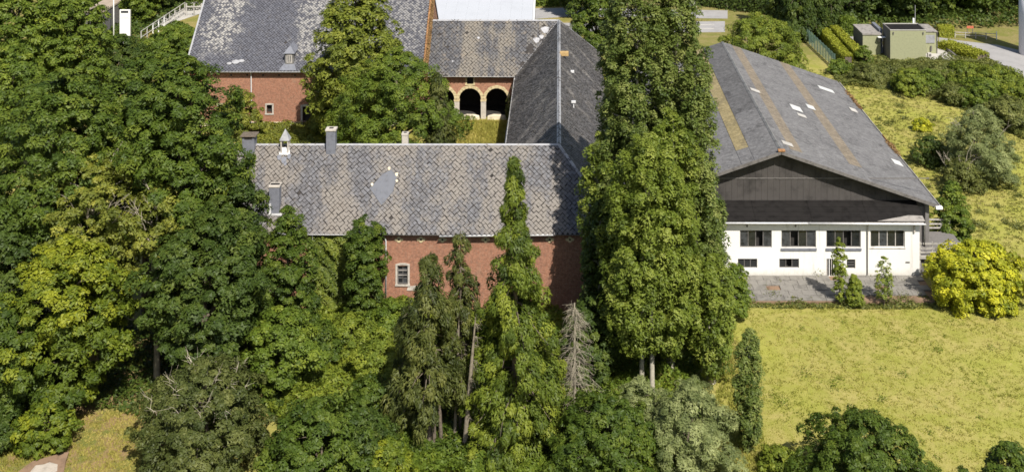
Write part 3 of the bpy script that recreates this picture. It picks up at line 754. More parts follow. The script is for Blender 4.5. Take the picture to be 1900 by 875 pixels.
dr = MB(); zt = 9.0; q = [(dx - .62, dy - .16, zt), (dx + .62, dy - .16, zt), (dx + .62, dy + 1.9, zt + .1), (dx - .62, dy + 1.9, zt + .1)]; ap, ap2 = (dx, dy + .45, zt + .8), (dx, dy + 1.9, zt + .8)
dr.quad(q[0], q[1], ap); dr.quad(q[1], q[2], ap2, ap); dr.quad(q[3], q[0], ap, ap2); dr.quad(q[0], q[3], q[2], q[1]); dr.build('dormer_roof', M['slate_flat'], dm)
MB().tube([(dx, dy + .45, zt + .78), (dx, dy + .45, zt + 1.15)], [.05, .02], 6).build('finial', M['slate_flat'], dm)
MB().slab([on_barn(dx - 1.0, dy - .5, .1), on_barn(dx + .9, dy - .5, .1), on_barn(dx + .5, dy + .15, .1), on_barn(dx - .55, dy + .15, .1)], .03).build('apron_flashing', M['slate_flat'], bn)
for x, y, r_ in ((wx(437, 124.6), 124.75, .35), (wx(448, 124.7), 124.85, .25), (wx(425, 124.5), 124.6, .22)):
    MB().slab([on_barn(x + r_ * 1.3 * math.cos(w), y + r_ * .55 * math.sin(w), .1) for w in np.linspace(0, 2 * math.pi, 8)[:-1]], .03).build('repair_patch', M['lead'], bn)
MB().slab([on_barn(-16.6, 131.3, .1), on_barn(-15.6, 131.3, .1), on_barn(-15.5, 131.8, .1), on_barn(-16.5, 131.7, .1)], .03).build('repair_patch', M['lead'], bn)
# ------------------------------------------------------------------ white roofed hall behind
wh = thing('white_roofed_hall', 'hall with a plain white sheet metal roof behind the arcade wing', 'building', (-12, 150, 0))
def onwh(x, y): return (x, y, 5.2 + (y - 147) * .17)
for i in range(15):
    xa = -3.55 - i * 1.5
    MB().slab([onwh(xa - 1.494, 147), onwh(xa, 147), onwh(xa, 172), onwh(xa - 1.494, 172)], .08).build('roof_sheet', M['white_roof'], wh)
MB().slab([(p[0], p[1], p[2] + .06) for p in (onwh(-3.5, 146.95), onwh(-3.28, 146.95), onwh(-3.28, 172), onwh(-3.5, 172))], .2).build('verge_trim', M['white_metal'], wh)
MB().prismx([(147.3, 0), (171.7, 0), (171.7, 9.2), (147.3, 5.05)], -25.6, -3.6).build('wall', M['grey_render'], wh)
MB().box(-12, -10.8, 147.22, 147.29, 0, 2.2).build('door', M['white_metal'], wh)

# ------------------------------------------------------------------ riding hall with sheeted roof
HX, HW, HZ, HS, HY0, HY1 = 18.2, 12.55, 9.8, .3426, 92.5, 126.1
rh = thing('riding_hall', 'large low pitched hall with grey sheeted roof, ochre strips and dark boarded gable', 'building', (HX, 93.4, 0))
hf = math.sqrt(1 + HS * HS)
def on_hall(side, u, y, l=0.0): return (HX + side * (u + l * HS / hf), y, HZ - HS * u + l / hf)
def hall_sheet_mat(name, cols, moss, streak):
    m, nt, p = new_mat(name); g = N(nt); P = g.pos(); oi = g.n('ObjectInfo')
    c = g.mix(oi.outputs['Random'], cols[0], cols[1])
    n1 = g.noise(g.mapping(P, (.55, .30, .55), rot=(0, 0, .5)), 1.0, 7, .68, .9); n2 = g.noise(P, 2.6, 5, .75); n3 = g.noise(P, 2.6, 6, .9)
    c = g.mix(g.mr(n1, .50, .70, 0, moss), c, (.06, .057, .057))
    c = g.mix(g.mr(n2, .55, .75, 0, streak), c, (.10, .095, .095))
    c = g.mix(g.mr(n3, .48, .66, 0, .8), c, tuple(min(1, q * 1.6) for q in cols[1]))
    c = g.mix(g.mr(n3, .48, .34, 0, .85), c, tuple(q * .5 for q in cols[0]))
    g.l(c, p.inputs['Base Color']); p.inputs['Roughness'].default_value = .8; p.inputs['Specular IOR Level'].default_value = .2
    w = g.n('TexWave', wave_type='BANDS', bands_direction='Y'); g.l(P, w.inputs['Vector']); w.inputs['Scale'].default_value = 1.75
    g.l(g.bump(g.math('ADD', g.math('MULTIPLY', w.outputs['Fac'], .8), g.math('MULTIPLY', n3, .25)), .5, .05), p.inputs['Normal'])
    return m
M['sheet'] = hall_sheet_mat('fibre_cement_sheet', ((0.132, 0.128, 0.129), (0.156, 0.152, 0.152)), .8, .4)
M['sheet_dark'] = hall_sheet_mat('mossy_fibre_cement_sheet', ((0.086, 0.083, 0.083), (0.112, 0.109, 0.109)), .9, .5)
M['sheet_ochre'] = hall_sheet_mat('ochre_weathered_translucent_sheet', ((0.225, 0.184, 0.094), (0.255, 0.206, 0.109)), .35, .3)
M['sheet_tan'] = hall_sheet_mat('tan_weathered_translucent_sheet', ((0.176, 0.146, 0.109), (0.195, 0.161, 0.120)), .45, .4)
M['sheet_white'] = plain('new_white_sheet', (.55, .55, .53), .5, .08)
M['clad'] = plain('dark_charcoal_boarding', (.062, .056, .053), .8, .3, .8)
rows_r = [0, .95, 2.0, 4.1, 6.25, 7.4, 9.3, 11.1, 12.75]; rows_l = [0, 2.1, 3.16, 5.3, 7.5, 10.0, 12.75]
NB = 21; bl = (HY1 - HY0) / NB
for side, rows in ((1, rows_r), (-1, rows_l)):
    for r_ in range(len(rows) - 1):
        for i in range(NB):
            ya, yb = HY0 + i * bl, HY0 + (i + 1) * bl
            mt = M['sheet']
            if side == 1 and r_ == 1 and i >= 1: mt = M['sheet_tan']
            if side == 1 and r_ == 4 and i >= 2: mt = M['sheet_tan']
            if side == -1 and r_ == 1 and i >= 2: mt = M['sheet_ochre']
            if side == -1 and r_ == 0: mt = M['sheet_dark'] if i > 6 else M['sheet']
            rr = random.Random(i * 31 + r_ * 7 + side); l0 = .055 + rr.uniform(0, .006); l1 = .02
            a_, b_ = rows[r_], rows[r_ + 1] + .05
            g1 = .012
            MB().slab([on_hall(side, a_, ya + g1, l1), on_hall(side, b_, ya + g1, l0), on_hall(side, b_, yb - g1, l0), on_hall(side, a_, yb - g1, l1)][::side], .02).build('roof_sheet', mt, rh)
    MB().slab([on_hall(side, 0, HY0 + .1, -.06), on_hall(side, 12.6, HY0 + .1, -.06), on_hall(side, 12.6, HY1, -.06), on_hall(side, 0, HY1, -.06)][::side], .1).build('roof_deck', M['deck'], rh)
    MB().slab([on_hall(side, 0, HY0 - .06, .07), on_hall(side, 12.8, HY0 - .06, .07), on_hall(side, 12.8, HY0 + .06, .07), on_hall(side, 0, HY0 + .06, .07)][::side], .26).build('verge_board', M['frame'], rh)
def hall_uv(px, py):
    k = (px - VX) / (py - VY); u = (k * (CAMZ - HZ) - HX) / (1 - k * HS); z = HZ - HS * u
    return u, FPX * (CAMZ - z) / (py - VY)
for zx, zy, w_, h_ in ((430, 345, 1.0, 1.5), (495, 340, .75, 1.2), (455, 378, .8, .8), (245, 265, .9, .8), (565, 260, 1.6, 1.1), (688, 353, .7, 1.2), (390, 505, .9, .8), (885, 590, .8, 1.2)):
    u, d = hall_uv(1300 + zx / 2.431, 60 + zy / 2.431)
    mt = M['sheet_white'] if zx in (430, 495, 565, 885) else M['gravel']
    MB().slab([on_hall(1, u - w_ / 2, d - h_ / 2, .085), on_hall(1, u + w_ / 2, d - h_ / 2, .085), on_hall(1, u + w_ / 2, d + h_ / 2, .085), on_hall(1, u - w_ / 2, d + h_ / 2, .085)], .02).build('repair_sheet', mt, rh)
for i in range(14):
    a_, b_ = HY0 - .05 + (HY1 - HY0) * i / 14, HY0 - .05 + (HY1 - HY0) * (i + 1) / 14
    cap(rh, (HX, a_, HZ + .05), (HX, b_ - .01, HZ + .05), 'ridge_cap', .15, M['zinc_dark'], .06 + .01 * (i % 2))
MB().box(HX - .3, HX + .3, HY0 - .12, HY0 + .25, HZ + .03, HZ + .2).build('ridge_end', M['rust'], rh, bevel=.05)
# boarded gable in two tiers
GYW = 93.4
nb = 50; bw = (2 * HW - .5) / nb; tier = wz(330, GYW)
for i in range(nb):
    xa = HX - HW + .25 + i * bw; xb = xa + bw - .012
    za, zb = HZ - HS * abs(xa - HX) - .14, HZ - HS * abs(xb - HX) - .14
    off = .012 * (i % 2) + random.Random(i).uniform(0, .008)
    lo = 5.0
    if min(za, zb) > tier + .1:
        MB().prism([(xa, lo), (xb, lo), (xb, tier - .02), (xa, tier - .02)], GYW - off, GYW + .04).build('board', M['clad'], rh)
        MB().prism([(xa, tier + .02), (xb, tier + .02), (xb, zb), (xa, za)], GYW - .02 - off, GYW + .04).build('board', M['clad'], rh)
    else:
        MB().prism([(xa, lo), (xb, lo), (xb, zb), (xa, za)], GYW - off, GYW + .04).build('board', M['clad'], rh)
MB().box(HX - HW + .2, HX + HW - .2, GYW - .06, GYW - .03, tier - .05, tier + .03).build('trim_board', M['frame'], rh)
MB().box(HX - HW + .2, HX + HW - .25, GYW + .05, GYW + .25, 0, 5.4).build('wall', M['grey_render'], rh)
MB().box(HX + HW - .5, HX + HW - .25, GYW + .26, HY1 - .3, 0, 5.35).build('wall', M['grey_render'], rh)
MB().box(HX - HW + .2, HX - HW + .45, GYW + .26, HY1 - .3, 0, 5.35).build('wall', M['grey_render'], rh)
MB().prism([(HX - HW + .3, 0), (HX + HW - .3, 0), (HX + HW - .3, 5.3), (HX, 9.5), (HX - HW + .3, 5.3)], HY1 - .5, HY1 - .3).build('gable', M['grey_render'], rh)
MB().box(HX + HW - .62, HX + HW - .3, GYW - .35, GYW - .02, 0, 5.45).build('corner_post', M['grey_render'], rh)
# right hand gutter in lengths, rusty and overgrown in places
for i in range(8):
    ya, yb = HY0 - .1 + i * 4.2, HY0 - .1 + (i + 1) * 4.2 - .03
    gxm = HX + 12.88 + .02 * (i % 2); zz = HZ - HS * 12.85
    MB().prism([(gxm - .12, zz - .14), (gxm + .12, zz - .14), (gxm + .14, zz + .03), (gxm + .10, zz + .03), (gxm + .09, zz - .10), (gxm - .09, zz - .10), (gxm - .10, zz + .03), (gxm - .14, zz + .03)], ya, yb).build('gutter', M['rust'] if i in (3, 6) else M['gravel'], rh)
MB().box(HX + 12.55, HX + 13.1, HY0 - .25, HY0 + .1, HZ - HS * 12.85 - .2, HZ - HS * 12.85 + .02).build('gutter_end', M['white_metal'], rh, bevel=.03)

# ------------------------------------------------------------------ white annex in front of the hall
an = thing('annex', 'white painted annex with four wide broken windows and a black lean-to roof', 'building', (21, 91.4, 0))
AY, AX0, AX1, AZ = 91.4, 11.5, 29.13, 4.62
sx = .043524
UP = [(14.62, 17.19), (17.97, 20.76), (21.60, 24.38), (25.15, 27.94)]; UZ = (2.50, 3.89)
LO = [((1369 - VX) * sx, (1405 - VX) * sx, .85, 1.60), ((1446 - VX) * sx, (1482.5 - VX) * sx, .85, 1.60), ((1571 - VX) * sx, (1587 - VX) * sx, .80, 1.55)]
DR = ((1533.5 - VX) * sx, (1556 - VX) * sx, .18, 1.60)
m_ = MB(); front_wall(m_, AX0, AX1, -.1, AZ, AY, [(a, b, *UZ) for a, b in UP] + LO + [DR], .25); m_.build('wall', M['white_paint'], an)
MB().prismx([(AY + .002, -.1), (93.3, -.1), (93.3, 5.4), (AY + .002, AZ)], AX1 - .25, AX1).build('wall', M['white_paint'], an)
MB().prismx([(AY + .002, -.1), (93.3, -.1), (93.3, 5.4), (AY + .002, AZ)], AX0, AX0 + .25).build('wall', M['white_paint'], an)
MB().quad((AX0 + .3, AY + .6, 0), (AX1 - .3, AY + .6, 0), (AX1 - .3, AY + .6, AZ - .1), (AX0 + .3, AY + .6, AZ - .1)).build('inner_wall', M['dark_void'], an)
def brk(seed):
    r_ = random.Random(seed)
    t = {k: r_.random() for k in range(40)}
    return lambda i, j: (None if t[i * 3 + j] < .22 else (M['glass_grey'] if t[i * 3 + j] < .38 else M['glass']))
for k, (a, b) in enumerate(UP): window(an, a, b, UZ[0], UZ[1], AY + .1, 4, 1, M['frame'] if k != 3 else M['frame_light'], brk(k + 3), fw=.07, bar=.03)
for k, (a, b, c, d) in enumerate(LO): window(an, a, b, c, d, AY + .1, 3 if k < 2 else 1, 1 if k < 2 else 3, M['frame'], brk(k + 9), fw=.05, bar=.025)
dr_ = MB().quad((DR[0], AY + .16, DR[2]), (DR[1], AY + .16, DR[2]), (DR[1], AY + .16, DR[3]), (DR[0], AY + .16, DR[3])).build('door', M['glass'], an)
for i in range(6): MB().box(DR[0] + .03 + i * .18, DR[0] + .085 + i * .18, AY + .05, AY + .1, DR[2], DR[3]).build('door_bar', M['white_metal'] if i % 2 else M['frame_light'], dr_)
for a, b in UP[1:3]: MB().box(a - .05, b + .05, AY - .09, AY + .05, UZ[0] - .22, UZ[0] - .04).build('sill', M['slate_flat'], an)
MB().box(UP[3][0] - .05, UP[3][1] + .05, AY - .05, AY + .05, UZ[0] - .07, UZ[0] - .02).build('sill', M['frame_light'], an)
MB().box((1680 - VX) * sx, (1688 - VX) * sx, AY - .02, AY + .02, 1.25, 1.37).build('air_grille', M['frame'], an)
# black roofing in overlapping courses
ry = [90.95, 91.5, 92.05, 92.6, 93.15, 93.45]
def onan(x, y, l=0.0): return (x, y, 4.76 + (y - 90.95) * .30 + l)
for i in range(5):
    for c in range(4):
        xa, xb = AX0 - .2 + c * 4.55, min(AX0 - .2 + (c + 1) * 4.55 - .015, AX1 + .28)
        if i == 0 and c == 3: xb = 27.2
        MB().slab([onan(xa, ry[i], .045), onan(xb, ry[i], .045), onan(xb, ry[i + 1] + .06, .012), onan(xa, ry[i + 1] + .06, .012)], .025).build('roof_sheet', M['roofing_dark'], an)
MB().slab([onan(25.6, 90.97, .06), onan(AX1 + .3, 90.97, .06), onan(AX1 + .28, 91.55, .06), onan(28.3, 91.62, .06), onan(27.0, 91.3, .06)], .03).build('roof_patch', M['felt'], an)
half_pipe(an, AX0 - .2, 20.0, 90.86, 4.74, 4.72, M['zinc'], r=.09); half_pipe(an, 20.02, AX1 + .35, 90.86, 4.72, 4.64, M['zinc'], r=.09)
MB().box(AX0 - .1, AX1 + .2, 90.97, 91.02, 4.52, 4.70).build('fascia', M['frame_light'], an)
MB().box(AX0 - .1, AX1 + .2, 91.03, AY - .003, 4.55, 4.6).build('soffit', M['white_paint'], an)
MB().tube([((1609 - VX) * sx, 90.86, 4.64), ((1609 - VX) * sx, 91.28, 4.4), ((1609 - VX) * sx, 91.33, .35)], .045, 8).build('downpipe', M['gravel'], an, True)
MB().tube([(AX1 + .3, 90.9, 4.6), (29.52, 91.4, 4.45), (29.52, 91.4, 2.75)], .045, 8).build('downpipe', M['gravel'], an, True)
MB().box(28.62, 28.75, AY - .14, AY - .01, 3.75, 4.3).build('wall_lamp', M['stone_grey'], an)
for xx in (1386, 1476): MB().box((xx - VX) * sx - .05, (xx - VX) * sx + .05, AY - .1, AY - .01, 4.2, 4.42).build('lamp_bracket', M['frame'], an)

# ------------------------------------------------------------------ terrace of concrete slabs
tr = MB().slab([(11.0, 87.3, .2), (29.3, 87.3, .2), (29.3, 91.39, .2), (11.0, 91.39, .2)], .4).build('terrace', M['soil'])
tag(tr, 'cracked grey slab terrace in front of the white annex', kind='structure')
rt = random.Random(5)
for j in range(5):
    for i in range(17):
        xa = 11.05 + i * 1.07 + (.5 if j % 2 else 0); ya = 87.35 + j * .8
        if xa + 1.05 > 29.3: continue
        if (j == 0 and xa > 22.0) or rt.random() < .03: continue
        t = [rt.uniform(-.02, .02) for _ in range(4)]
        MB().slab([(xa, ya, .29 + t[0]), (xa + 1.045, ya, .29 + t[1]), (xa + 1.045, ya + .775, .29 + t[2]), (xa, ya + .775, .29 + t[3])], .1).build('slab', M['concrete'], tr)

# ------------------------------------------------------------------ timber deck beside the annex
dk = thing('timber_deck', 'raised grey timber deck with slatted railings beside the white annex', 'deck', (31, 93, 0))
for i in range(11):
    MB().box(29.3, 33.3, 91.7 + i * .4, 92.06 + i * .4, 1.70, 1.76).build('board', M['grey_render'], dk)
for y in (91.6, 96.2):
    for zz in (2.02, 2.35, 2.72): MB().box(29.2, 33.3, y, y + .04, zz - .07, zz + .07).build('rail', M['timber_grey'], dk)
    for x in (29.25, 30.25, 31.4, 32.5, 33.25): MB().box(x - .045, x + .045, y + .041, y + .12, 0, 2.85).build('post', M['timber_grey'], dk)
MB().box(29.2, 33.3, 91.55, 91.68, 1.5, 1.75).build('edge_beam', M['timber_grey'], dk)
MB().box(29.3, 30.0, 91.9, 96.0, 0, 1.68).build('block_wall', M['grey_render'], dk)

# ------------------------------------------------------------------ green substation
ss = thing('substation', 'pale green flat roofed substation block with lower side boxes', 'building', (47.4, 153.5, 0))
def block(x0, x1, y0, y1, z, wall, roof, par=.16, name='block'):
    b = MB().box(x0, x1, y0, y1, -.1, z).build(name, wall, ss)
    return b
b1 = block(44.95, 49.77, 153.5, 157.0, 4.06, M['green_render'], None)
MB().box(44.93, 44.948, 153.52, 156.98, 0, 4.0).build('shaded_side_sheet', M['grey_render'], ss)  # dark sheet over the left face, its shade put into the colour
MB().box(45.1, 49.62, 153.65, 156.85, 4.062, 4.075).build('roof_felt', M['roofing_dark'], b1)
for a in ((44.9, 49.82, 153.45, 153.62), (44.9, 49.82, 156.88, 157.05)): MB().box(*a, 4.061, 4.14).build('parapet', M['gravel'], b1)
for a in ((44.9, 45.08), (49.64, 49.82)): MB().box(*a, 153.62, 156.88, 4.061, 4.138).build('parapet', M['frame'], b1)
for x in (45.35, 49.4): MB().box(x - .06, x + .06, 153.36, 153.5, 3.55, 3.85).build('overflow_spout', M['frame'], ss)
b2 = block(41.95, 44.4, 156.2, 161.2, 2.74, M['green_render'], None)
MB().box(41.93, 41.948, 156.22, 161.18, 0, 2.72).build('shaded_side_sheet', M['grey_render'], ss)  # same for the low box: shade of the left face as a dark sheet
MB().box(41.88, 44.6, 156.1, 161.3, 2.742, 2.93).build('roof_slab', M['felt'], b2)
b3 = block(49.79, 52.3, 156.7, 160.6, 3.05, M['green_render'], None)
MB().slab([(49.6, 156.6, 3.16), (52.42, 156.6, 3.1), (52.42, 160.7, 3.1), (49.6, 160.7, 3.16)], .1).build('roof_slab', M['felt'], b3)
rs = MB().box(50.7, 52.0, 156.62, 156.698, 1.5, 2.6).build('roller_shutter', M['slate_flat'], b3)
for i in range(6): MB().box(50.7, 52.0, 156.605, 156.618, 1.52 + i * .18, 1.67 + i * .18).build('slat', M['lead'], rs)
MB().tube([(52.33, 156.6, 3.0), (52.33, 156.6, .1)], .05, 6).build('downpipe', M['frame'], b3)
ac = MB().box(50.25, 50.75, 154.1, 154.5, .2, .8).build('cooling_unit', M['gravel'], ss, bevel=.03); MB().tube([(50.55, 154.095, .52), (50.55, 154.07, .52)], .17, 12).build('fan_grille', M['frame'], ac)
for i in range(5): MB().box(49.85, 50.15, 154.2, 154.26, .15 + i * .28, .22 + i * .28).build('ladder_rung', M['frame'], ss)
MB().box(51.4, 51.6, 156.5, 156.69, .4, 1.1).build('meter_box', M['frame'], ss)
MB().box(43.9, 44.9, 155.5, 156.05, 2.5, 2.58).build('canopy', M['white_metal'], ss)
MB().tube([(43.95, 155.6, 2.45), (44.0, 155.8, 2.0), (44.3, 156.1, 1.75), (44.6, 156.1, 1.7)], .05, 6).build('conduit', M['frame'], ss)
MB().box(44.45, 44.92, 157.0, 161.0, 0, 3.3).build('link_block', M['slate_flat'], ss)
MB().box(49.2, 49.42, 157.3, 157.5, 3.0, 4.75).build('chimney', M['white_metal'], ss)
ant = MB().tube([(49.9, 158.5, 3.1), (49.9, 158.5, 6.3)], [.035, .02], 6).build('antenna_mast', M['zinc'], ss)
kw = MB().box(54.05, 54.3, 153.9, 161.2, -.05, .45).build('low_wall', M['frame'], None); tag(kw, 'low dark retaining wall beside the substation apron', 'wall')

# ------------------------------------------------------------------ pale round tank at the right border
pb = thing('storage_tank', 'tall pale round tank cut by the right border', 'tank', (65.3, 156.5, 0))
MB().tube([(65.35, 156.5, -.1), (65.35, 156.5, 12)], 1.65, 28).build('shell', M['pale_clad'], pb, True)
MB().tube([(65.35, 156.5, 12), (65.35, 156.5, 12.9)], [1.72, .2], 28).build('roof', M['gravel'], pb)
# guard rail and posts along the lane
gr = thing('guard_rail', 'low wire guard rail with a white end post beyond the lane', 'fence', (60, 165, 0))
x0, y0 = gpt(1772, 70.5); x1, y1 = gpt(1849, 73.5)
for i in range(5):
    t = i / 4; MB().box(x0 + (x1 - x0) * t - .06, x0 + (x1 - x0) * t + .06, y0 + (y1 - y0) * t - .06, y0 + (y1 - y0) * t + .06, 0, .9 if i < 4 else 1.15).build('post', M['timber_grey'] if i < 4 else M['white_metal'], gr)
for zz in (.45, .82): MB().tube([(x0, y0, zz), (x1, y1, zz)], .045, 5).build('rail', M['timber_grey'], gr)
bx, by = gpt(1800, 63)
br_ = thing('barrier_board', 'small faded red barrier board beyond the lane', 'barrier', (bx, by, 0))
MB().box(bx - .5, bx + .5, by - .03, by + .03, .8, 1.15).build('board', M['red_white'], br_)
for s_ in (-.4, .4): MB().box(bx + s_ - .04, bx + s_ + .04, by + .031, by + .1, 0, 1.1).build('post', M['frame'], br_)
# green mesh fence near the hedges
fn = thing('mesh_fence', 'green wire mesh fence running towards the lane behind the riding hall', 'fence', (36, 150, 0))
fa, fb = gpt(1497, 78), gpt(1549, 128)
npst = 11
for i in range(npst):
    t = i / (npst - 1); x, y = fa[0] + (fb[0] - fa[0]) * t, fa[1] + (fb[1] - fa[1]) * t
    MB().box(x - .04, x + .04, y - .04, y + .04, 0, 2.0).build('post', M['fence_green'], fn)
wm_ = MB()
for z in np.arange(.15, 1.95, .2): wm_.tube([(fa[0], fa[1], z), (fb[0], fb[1], z)], .016, 4, False)
for i in range(90):
    t = i / 89; x, y = fa[0] + (fb[0] - fa[0]) * t, fa[1] + (fb[1] - fa[1]) * t; wm_.tube([(x, y, .1), (x, y, 1.95)], .012, 3, False)
wm_.build('wire_mesh', M['fence_green'], fn)

# ------------------------------------------------------------------ top left: sign, pole, white railing, small flat roofs
sg = thing('sign_totem', 'white upright sign panel with a dark band at its top', 'sign', (wx(231, 160), 160, 0))
sxx, sy = wx(231.5, 160), 160.0
MB().box(sxx - .74, sxx + .74, sy, sy + .18, .3, wz(18.5, 160)).build('panel', M['white_metal'], sg, bevel=.03)
MB().box(sxx + .742, sxx + .80, sy - .01, sy + .2, .3, wz(18.5, 160)).build('edge_trim', M['gravel'], sg)
MB().box(sxx - .55, sxx + .5, sy - .02, sy - .005, wz(24.5, 160), wz(20.3, 160)).build('dark_band', M['sign_dark'], sg)
for k, (yy, w_) in enumerate(((27.5, .3), (29.3, .22), (31.5, .5), (32.8, .55))):
    MB().box(sxx - w_, sxx + w_, sy - .012, sy - .004, wz(yy + .45, 160), wz(yy, 160)).build('print_line', M['sign_ink'], sg)
MB().box(sxx - .7, sxx + .7, sy - .012, sy - .004, wz(35.6, 160), wz(34.8, 160)).build('panel_joint', M['sign_ink'], sg)
for s_ in (-.5, .5): MB().box(sxx + s_ - .06, sxx + s_ + .06, sy + .02, sy + .14, -.2, .3).build('leg', M['gravel'], sg)
fp = thing('flag_pole', 'white pole standing left of the sign panel', 'pole', (wx(211, 159), 159, 0))
MB().tube([(wx(211, 159), 159, 0), (wx(211, 159), 159, 4.5), (wx(210.5, 159), 159, 14)], [.09, .075, .05], 10).build('shaft', M['white_metal'], fp, True); MB().tube([(wx(211, 159), 159, -.1), (wx(211, 159), 159, .15)], .28, 10).build('foot', M['gravel'], fp)
rl = thing('white_railing', 'white two rail fence climbing beside the pale path', 'fence', (wx(305, 168), 168, 0))
ra, rb = (wx(262, 161), 161.0), (wx(343, 178.5), 178.5)
for i in range(9):
    t = i / 8; x, y = ra[0] + (rb[0] - ra[0]) * t, ra[1] + (rb[1] - ra[1]) * t
    MB().box(x - .06, x + .06, y - .06, y + .06, 0, 2.05).build('post', M['white_metal'] if 1 < i < 5 else M['gravel'], rl)
for zz in (1.15, 2.02):
    MB().tube([(ra[0], ra[1], zz), (rb[0], rb[1], zz)], .05, 6).build('rail', M['gravel'], rl)
rl2 = thing('white_railing', 'short grey white rail left of the barn roof edge', 'fence', (wx(360, 178), 178, 0))
for i in range(3): MB().box(wx(346 + i * 14, 178) - .08, wx(346 + i * 14, 178) + .08, 177.9, 178.1, 0, 2.0).build('post', M['gravel'], rl2)
MB().box(wx(346, 178), wx(374, 178), 177.86, 177.89, 1.4, 1.6).build('rail', M['gravel'], rl2)
hs = thing('small_house', 'small building with beige flat roof among the trees at upper left', 'building', (wx(178, 165), 166, 0))
MB().box(wx(164, 165), wx(198, 165), 164, 172, 0, 4.0).build('wall', M['grey_render'], hs); MB().box(wx(163, 165), wx(199, 165), 163.8, 172.2, 4.0, 4.25).build('roof', M['beige_roof'], hs); MB().box(wx(174, 165), wx(180, 165), 163.93, 163.99, 0, 2.1).build('door', M['frame'], hs)
# steps and house front far behind the poplars
st = thing('garden_steps', 'flight of white garden steps by the road behind the poplars', 'steps', (wx(1288, 182), 182, 0))
for i in range(5): MB().box(wx(1281, 182), wx(1293, 182), 181 + i * .6, 181.62 + i * .6, 0, .22 * (i + 1)).build('step', M['gravel'], st)
fh = thing('garden_house', 'pale garden house half hidden at the top centre', 'building', (wx(1345, 195), 195, 0))
MB().box(wx(1338, 195), wx(1358, 195), 195, 201, 0, 3.4).build('wall', M['white_paint'], fh); MB().box(wx(1336, 195), wx(1360, 195), 194.8, 201.2, 3.4, 3.7).build('roof', M['felt'], fh); MB().box(wx(1344, 195), wx(1349, 195), 194.93, 194.99, 0, 2).build('door', M['slate_flat'], fh)

# ------------------------------------------------------------------ vegetation
def unit(a): return a / np.maximum(np.linalg.norm(a, axis=-1, keepdims=True), 1e-9)
def leaf_object(name, C, Nn, Ln, Wd, tint, mat, parent, rng, hint=None, fold=.22):
    n = len(C)
    rv = rng.normal(size=(n, 3)) if hint is None else unit(hint) + .45 * rng.normal(size=(n, 3))
    t = unit(rv - Nn * np.sum(rv * Nn, -1, keepdims=True)); b = np.cross(Nn, t)
    Ln = np.broadcast_to(Ln, (n,))[:, None]; Wd = np.broadcast_to(Wd, (n,))[:, None]
    s = rng.uniform(-.25, .25, (n, 1))
    V = np.stack([C - t * Ln * .45 - b * Wd * .5, C - t * Ln * .45 + b * Wd * (.5 + s) + t * Ln * s, C + t * Ln * .6 + Nn * Wd * fold], 1).reshape(-1, 3)
    F = np.arange(n * 3).reshape(n, 3)
    o = fast_mesh(name, V, F, mat, np.clip(tint, 0.01, .99))
    if parent is not None: link(o, parent)
    else: COL.objects.link(o)
    return o
PROF = {
    'round': [(0, .25), (.08, .62), (.22, .9), (.42, 1.0), (.62, .93), (.8, .7), (.92, .42), (1, .08)],
    'egg': [(0, .45), (.1, .85), (.25, 1.0), (.45, .93), (.65, .72), (.82, .5), (.94, .28), (1, .05)],
    'dome': [(0, .82), (.15, .97), (.35, 1.0), (.55, .9), (.75, .68), (.9, .38), (1, .06)],
    'tall': [(0, .4), (.1, .78), (.3, 1.0), (.55, .98), (.75, .82), (.9, .5), (1, .1)],
    'column': [(0, .35), (.06, .7), (.2, .93), (.45, 1.0), (.68, .95), (.84, .78), (.94, .5), (1, .1)],
}
def envelope(rng, prof, z0, z1, r):
    tp, rp = zip(*PROF[prof])
    ph = rng.uniform(0, 6.28, 6); am = rng.uniform(.06, .14, 6)
    def f(t, w):
        base = np.interp(t, tp, rp) * r
        lob = am[0] * np.cos(2 * w + ph[0] + t * 3) + am[1] * np.cos(3 * w + ph[1] - t * 5) + am[2] * np.cos(5 * w + ph[2] + t * 9) + am[3] * np.cos(4 * w + ph[3] + t * 14)
        return base * (1 + lob)
    return f
def clump_foliage(rng, cen, rad, per, L, axis, flat=.75, out=.55, up=.35, wl=.62, spread=.75, tvar=.16, lvar=.09, tbase=None):
    m = len(cen); idx = np.repeat(np.arange(m), per); n = len(idx)
    o = unit((cen - axis)[idx])
    d = unit(unit(rng.normal(size=(n, 3))) + o * out + np.array([0, 0, up]))
    rr = rad[idx][:, None] * (.45 + .6 * rng.random((n, 1)) ** .6)
    C = cen[idx] + d * rr * np.array([1, 1, flat])
    Nn = unit(d * .75 + o * .3 + np.array([0, 0, .45]) + rng.normal(size=(n, 3)) * spread * .5)
    tb = (np.full(m, .5) if tbase is None else tbase) + rng.normal(0, tvar, m)
    tint = tb[idx] + rng.normal(0, lvar, n)
    Ln = L * rng.uniform(.7, 1.3, n)
    return C, Nn, Ln, Ln * wl, tint

def limb(m, a, b, ra, rb, rng, n=5, sag=.12, sides=5):
    a, b = np.array(a, float), np.array(b, float); ln = np.linalg.norm(b - a)
    pts = []
    for i in range(n):
        t = i / (n - 1); p = a + (b - a) * t + np.array([0, 0, 1]) * ln * sag * math.sin(math.pi * t)
        if 0 < i < n - 1: p = p + rng.normal(0, .03 * ln, 3)
        pts.append(tuple(p))
    m.tube(pts, [ra + (rb - ra) * (i / (n - 1)) for i in range(n)], sides, False)

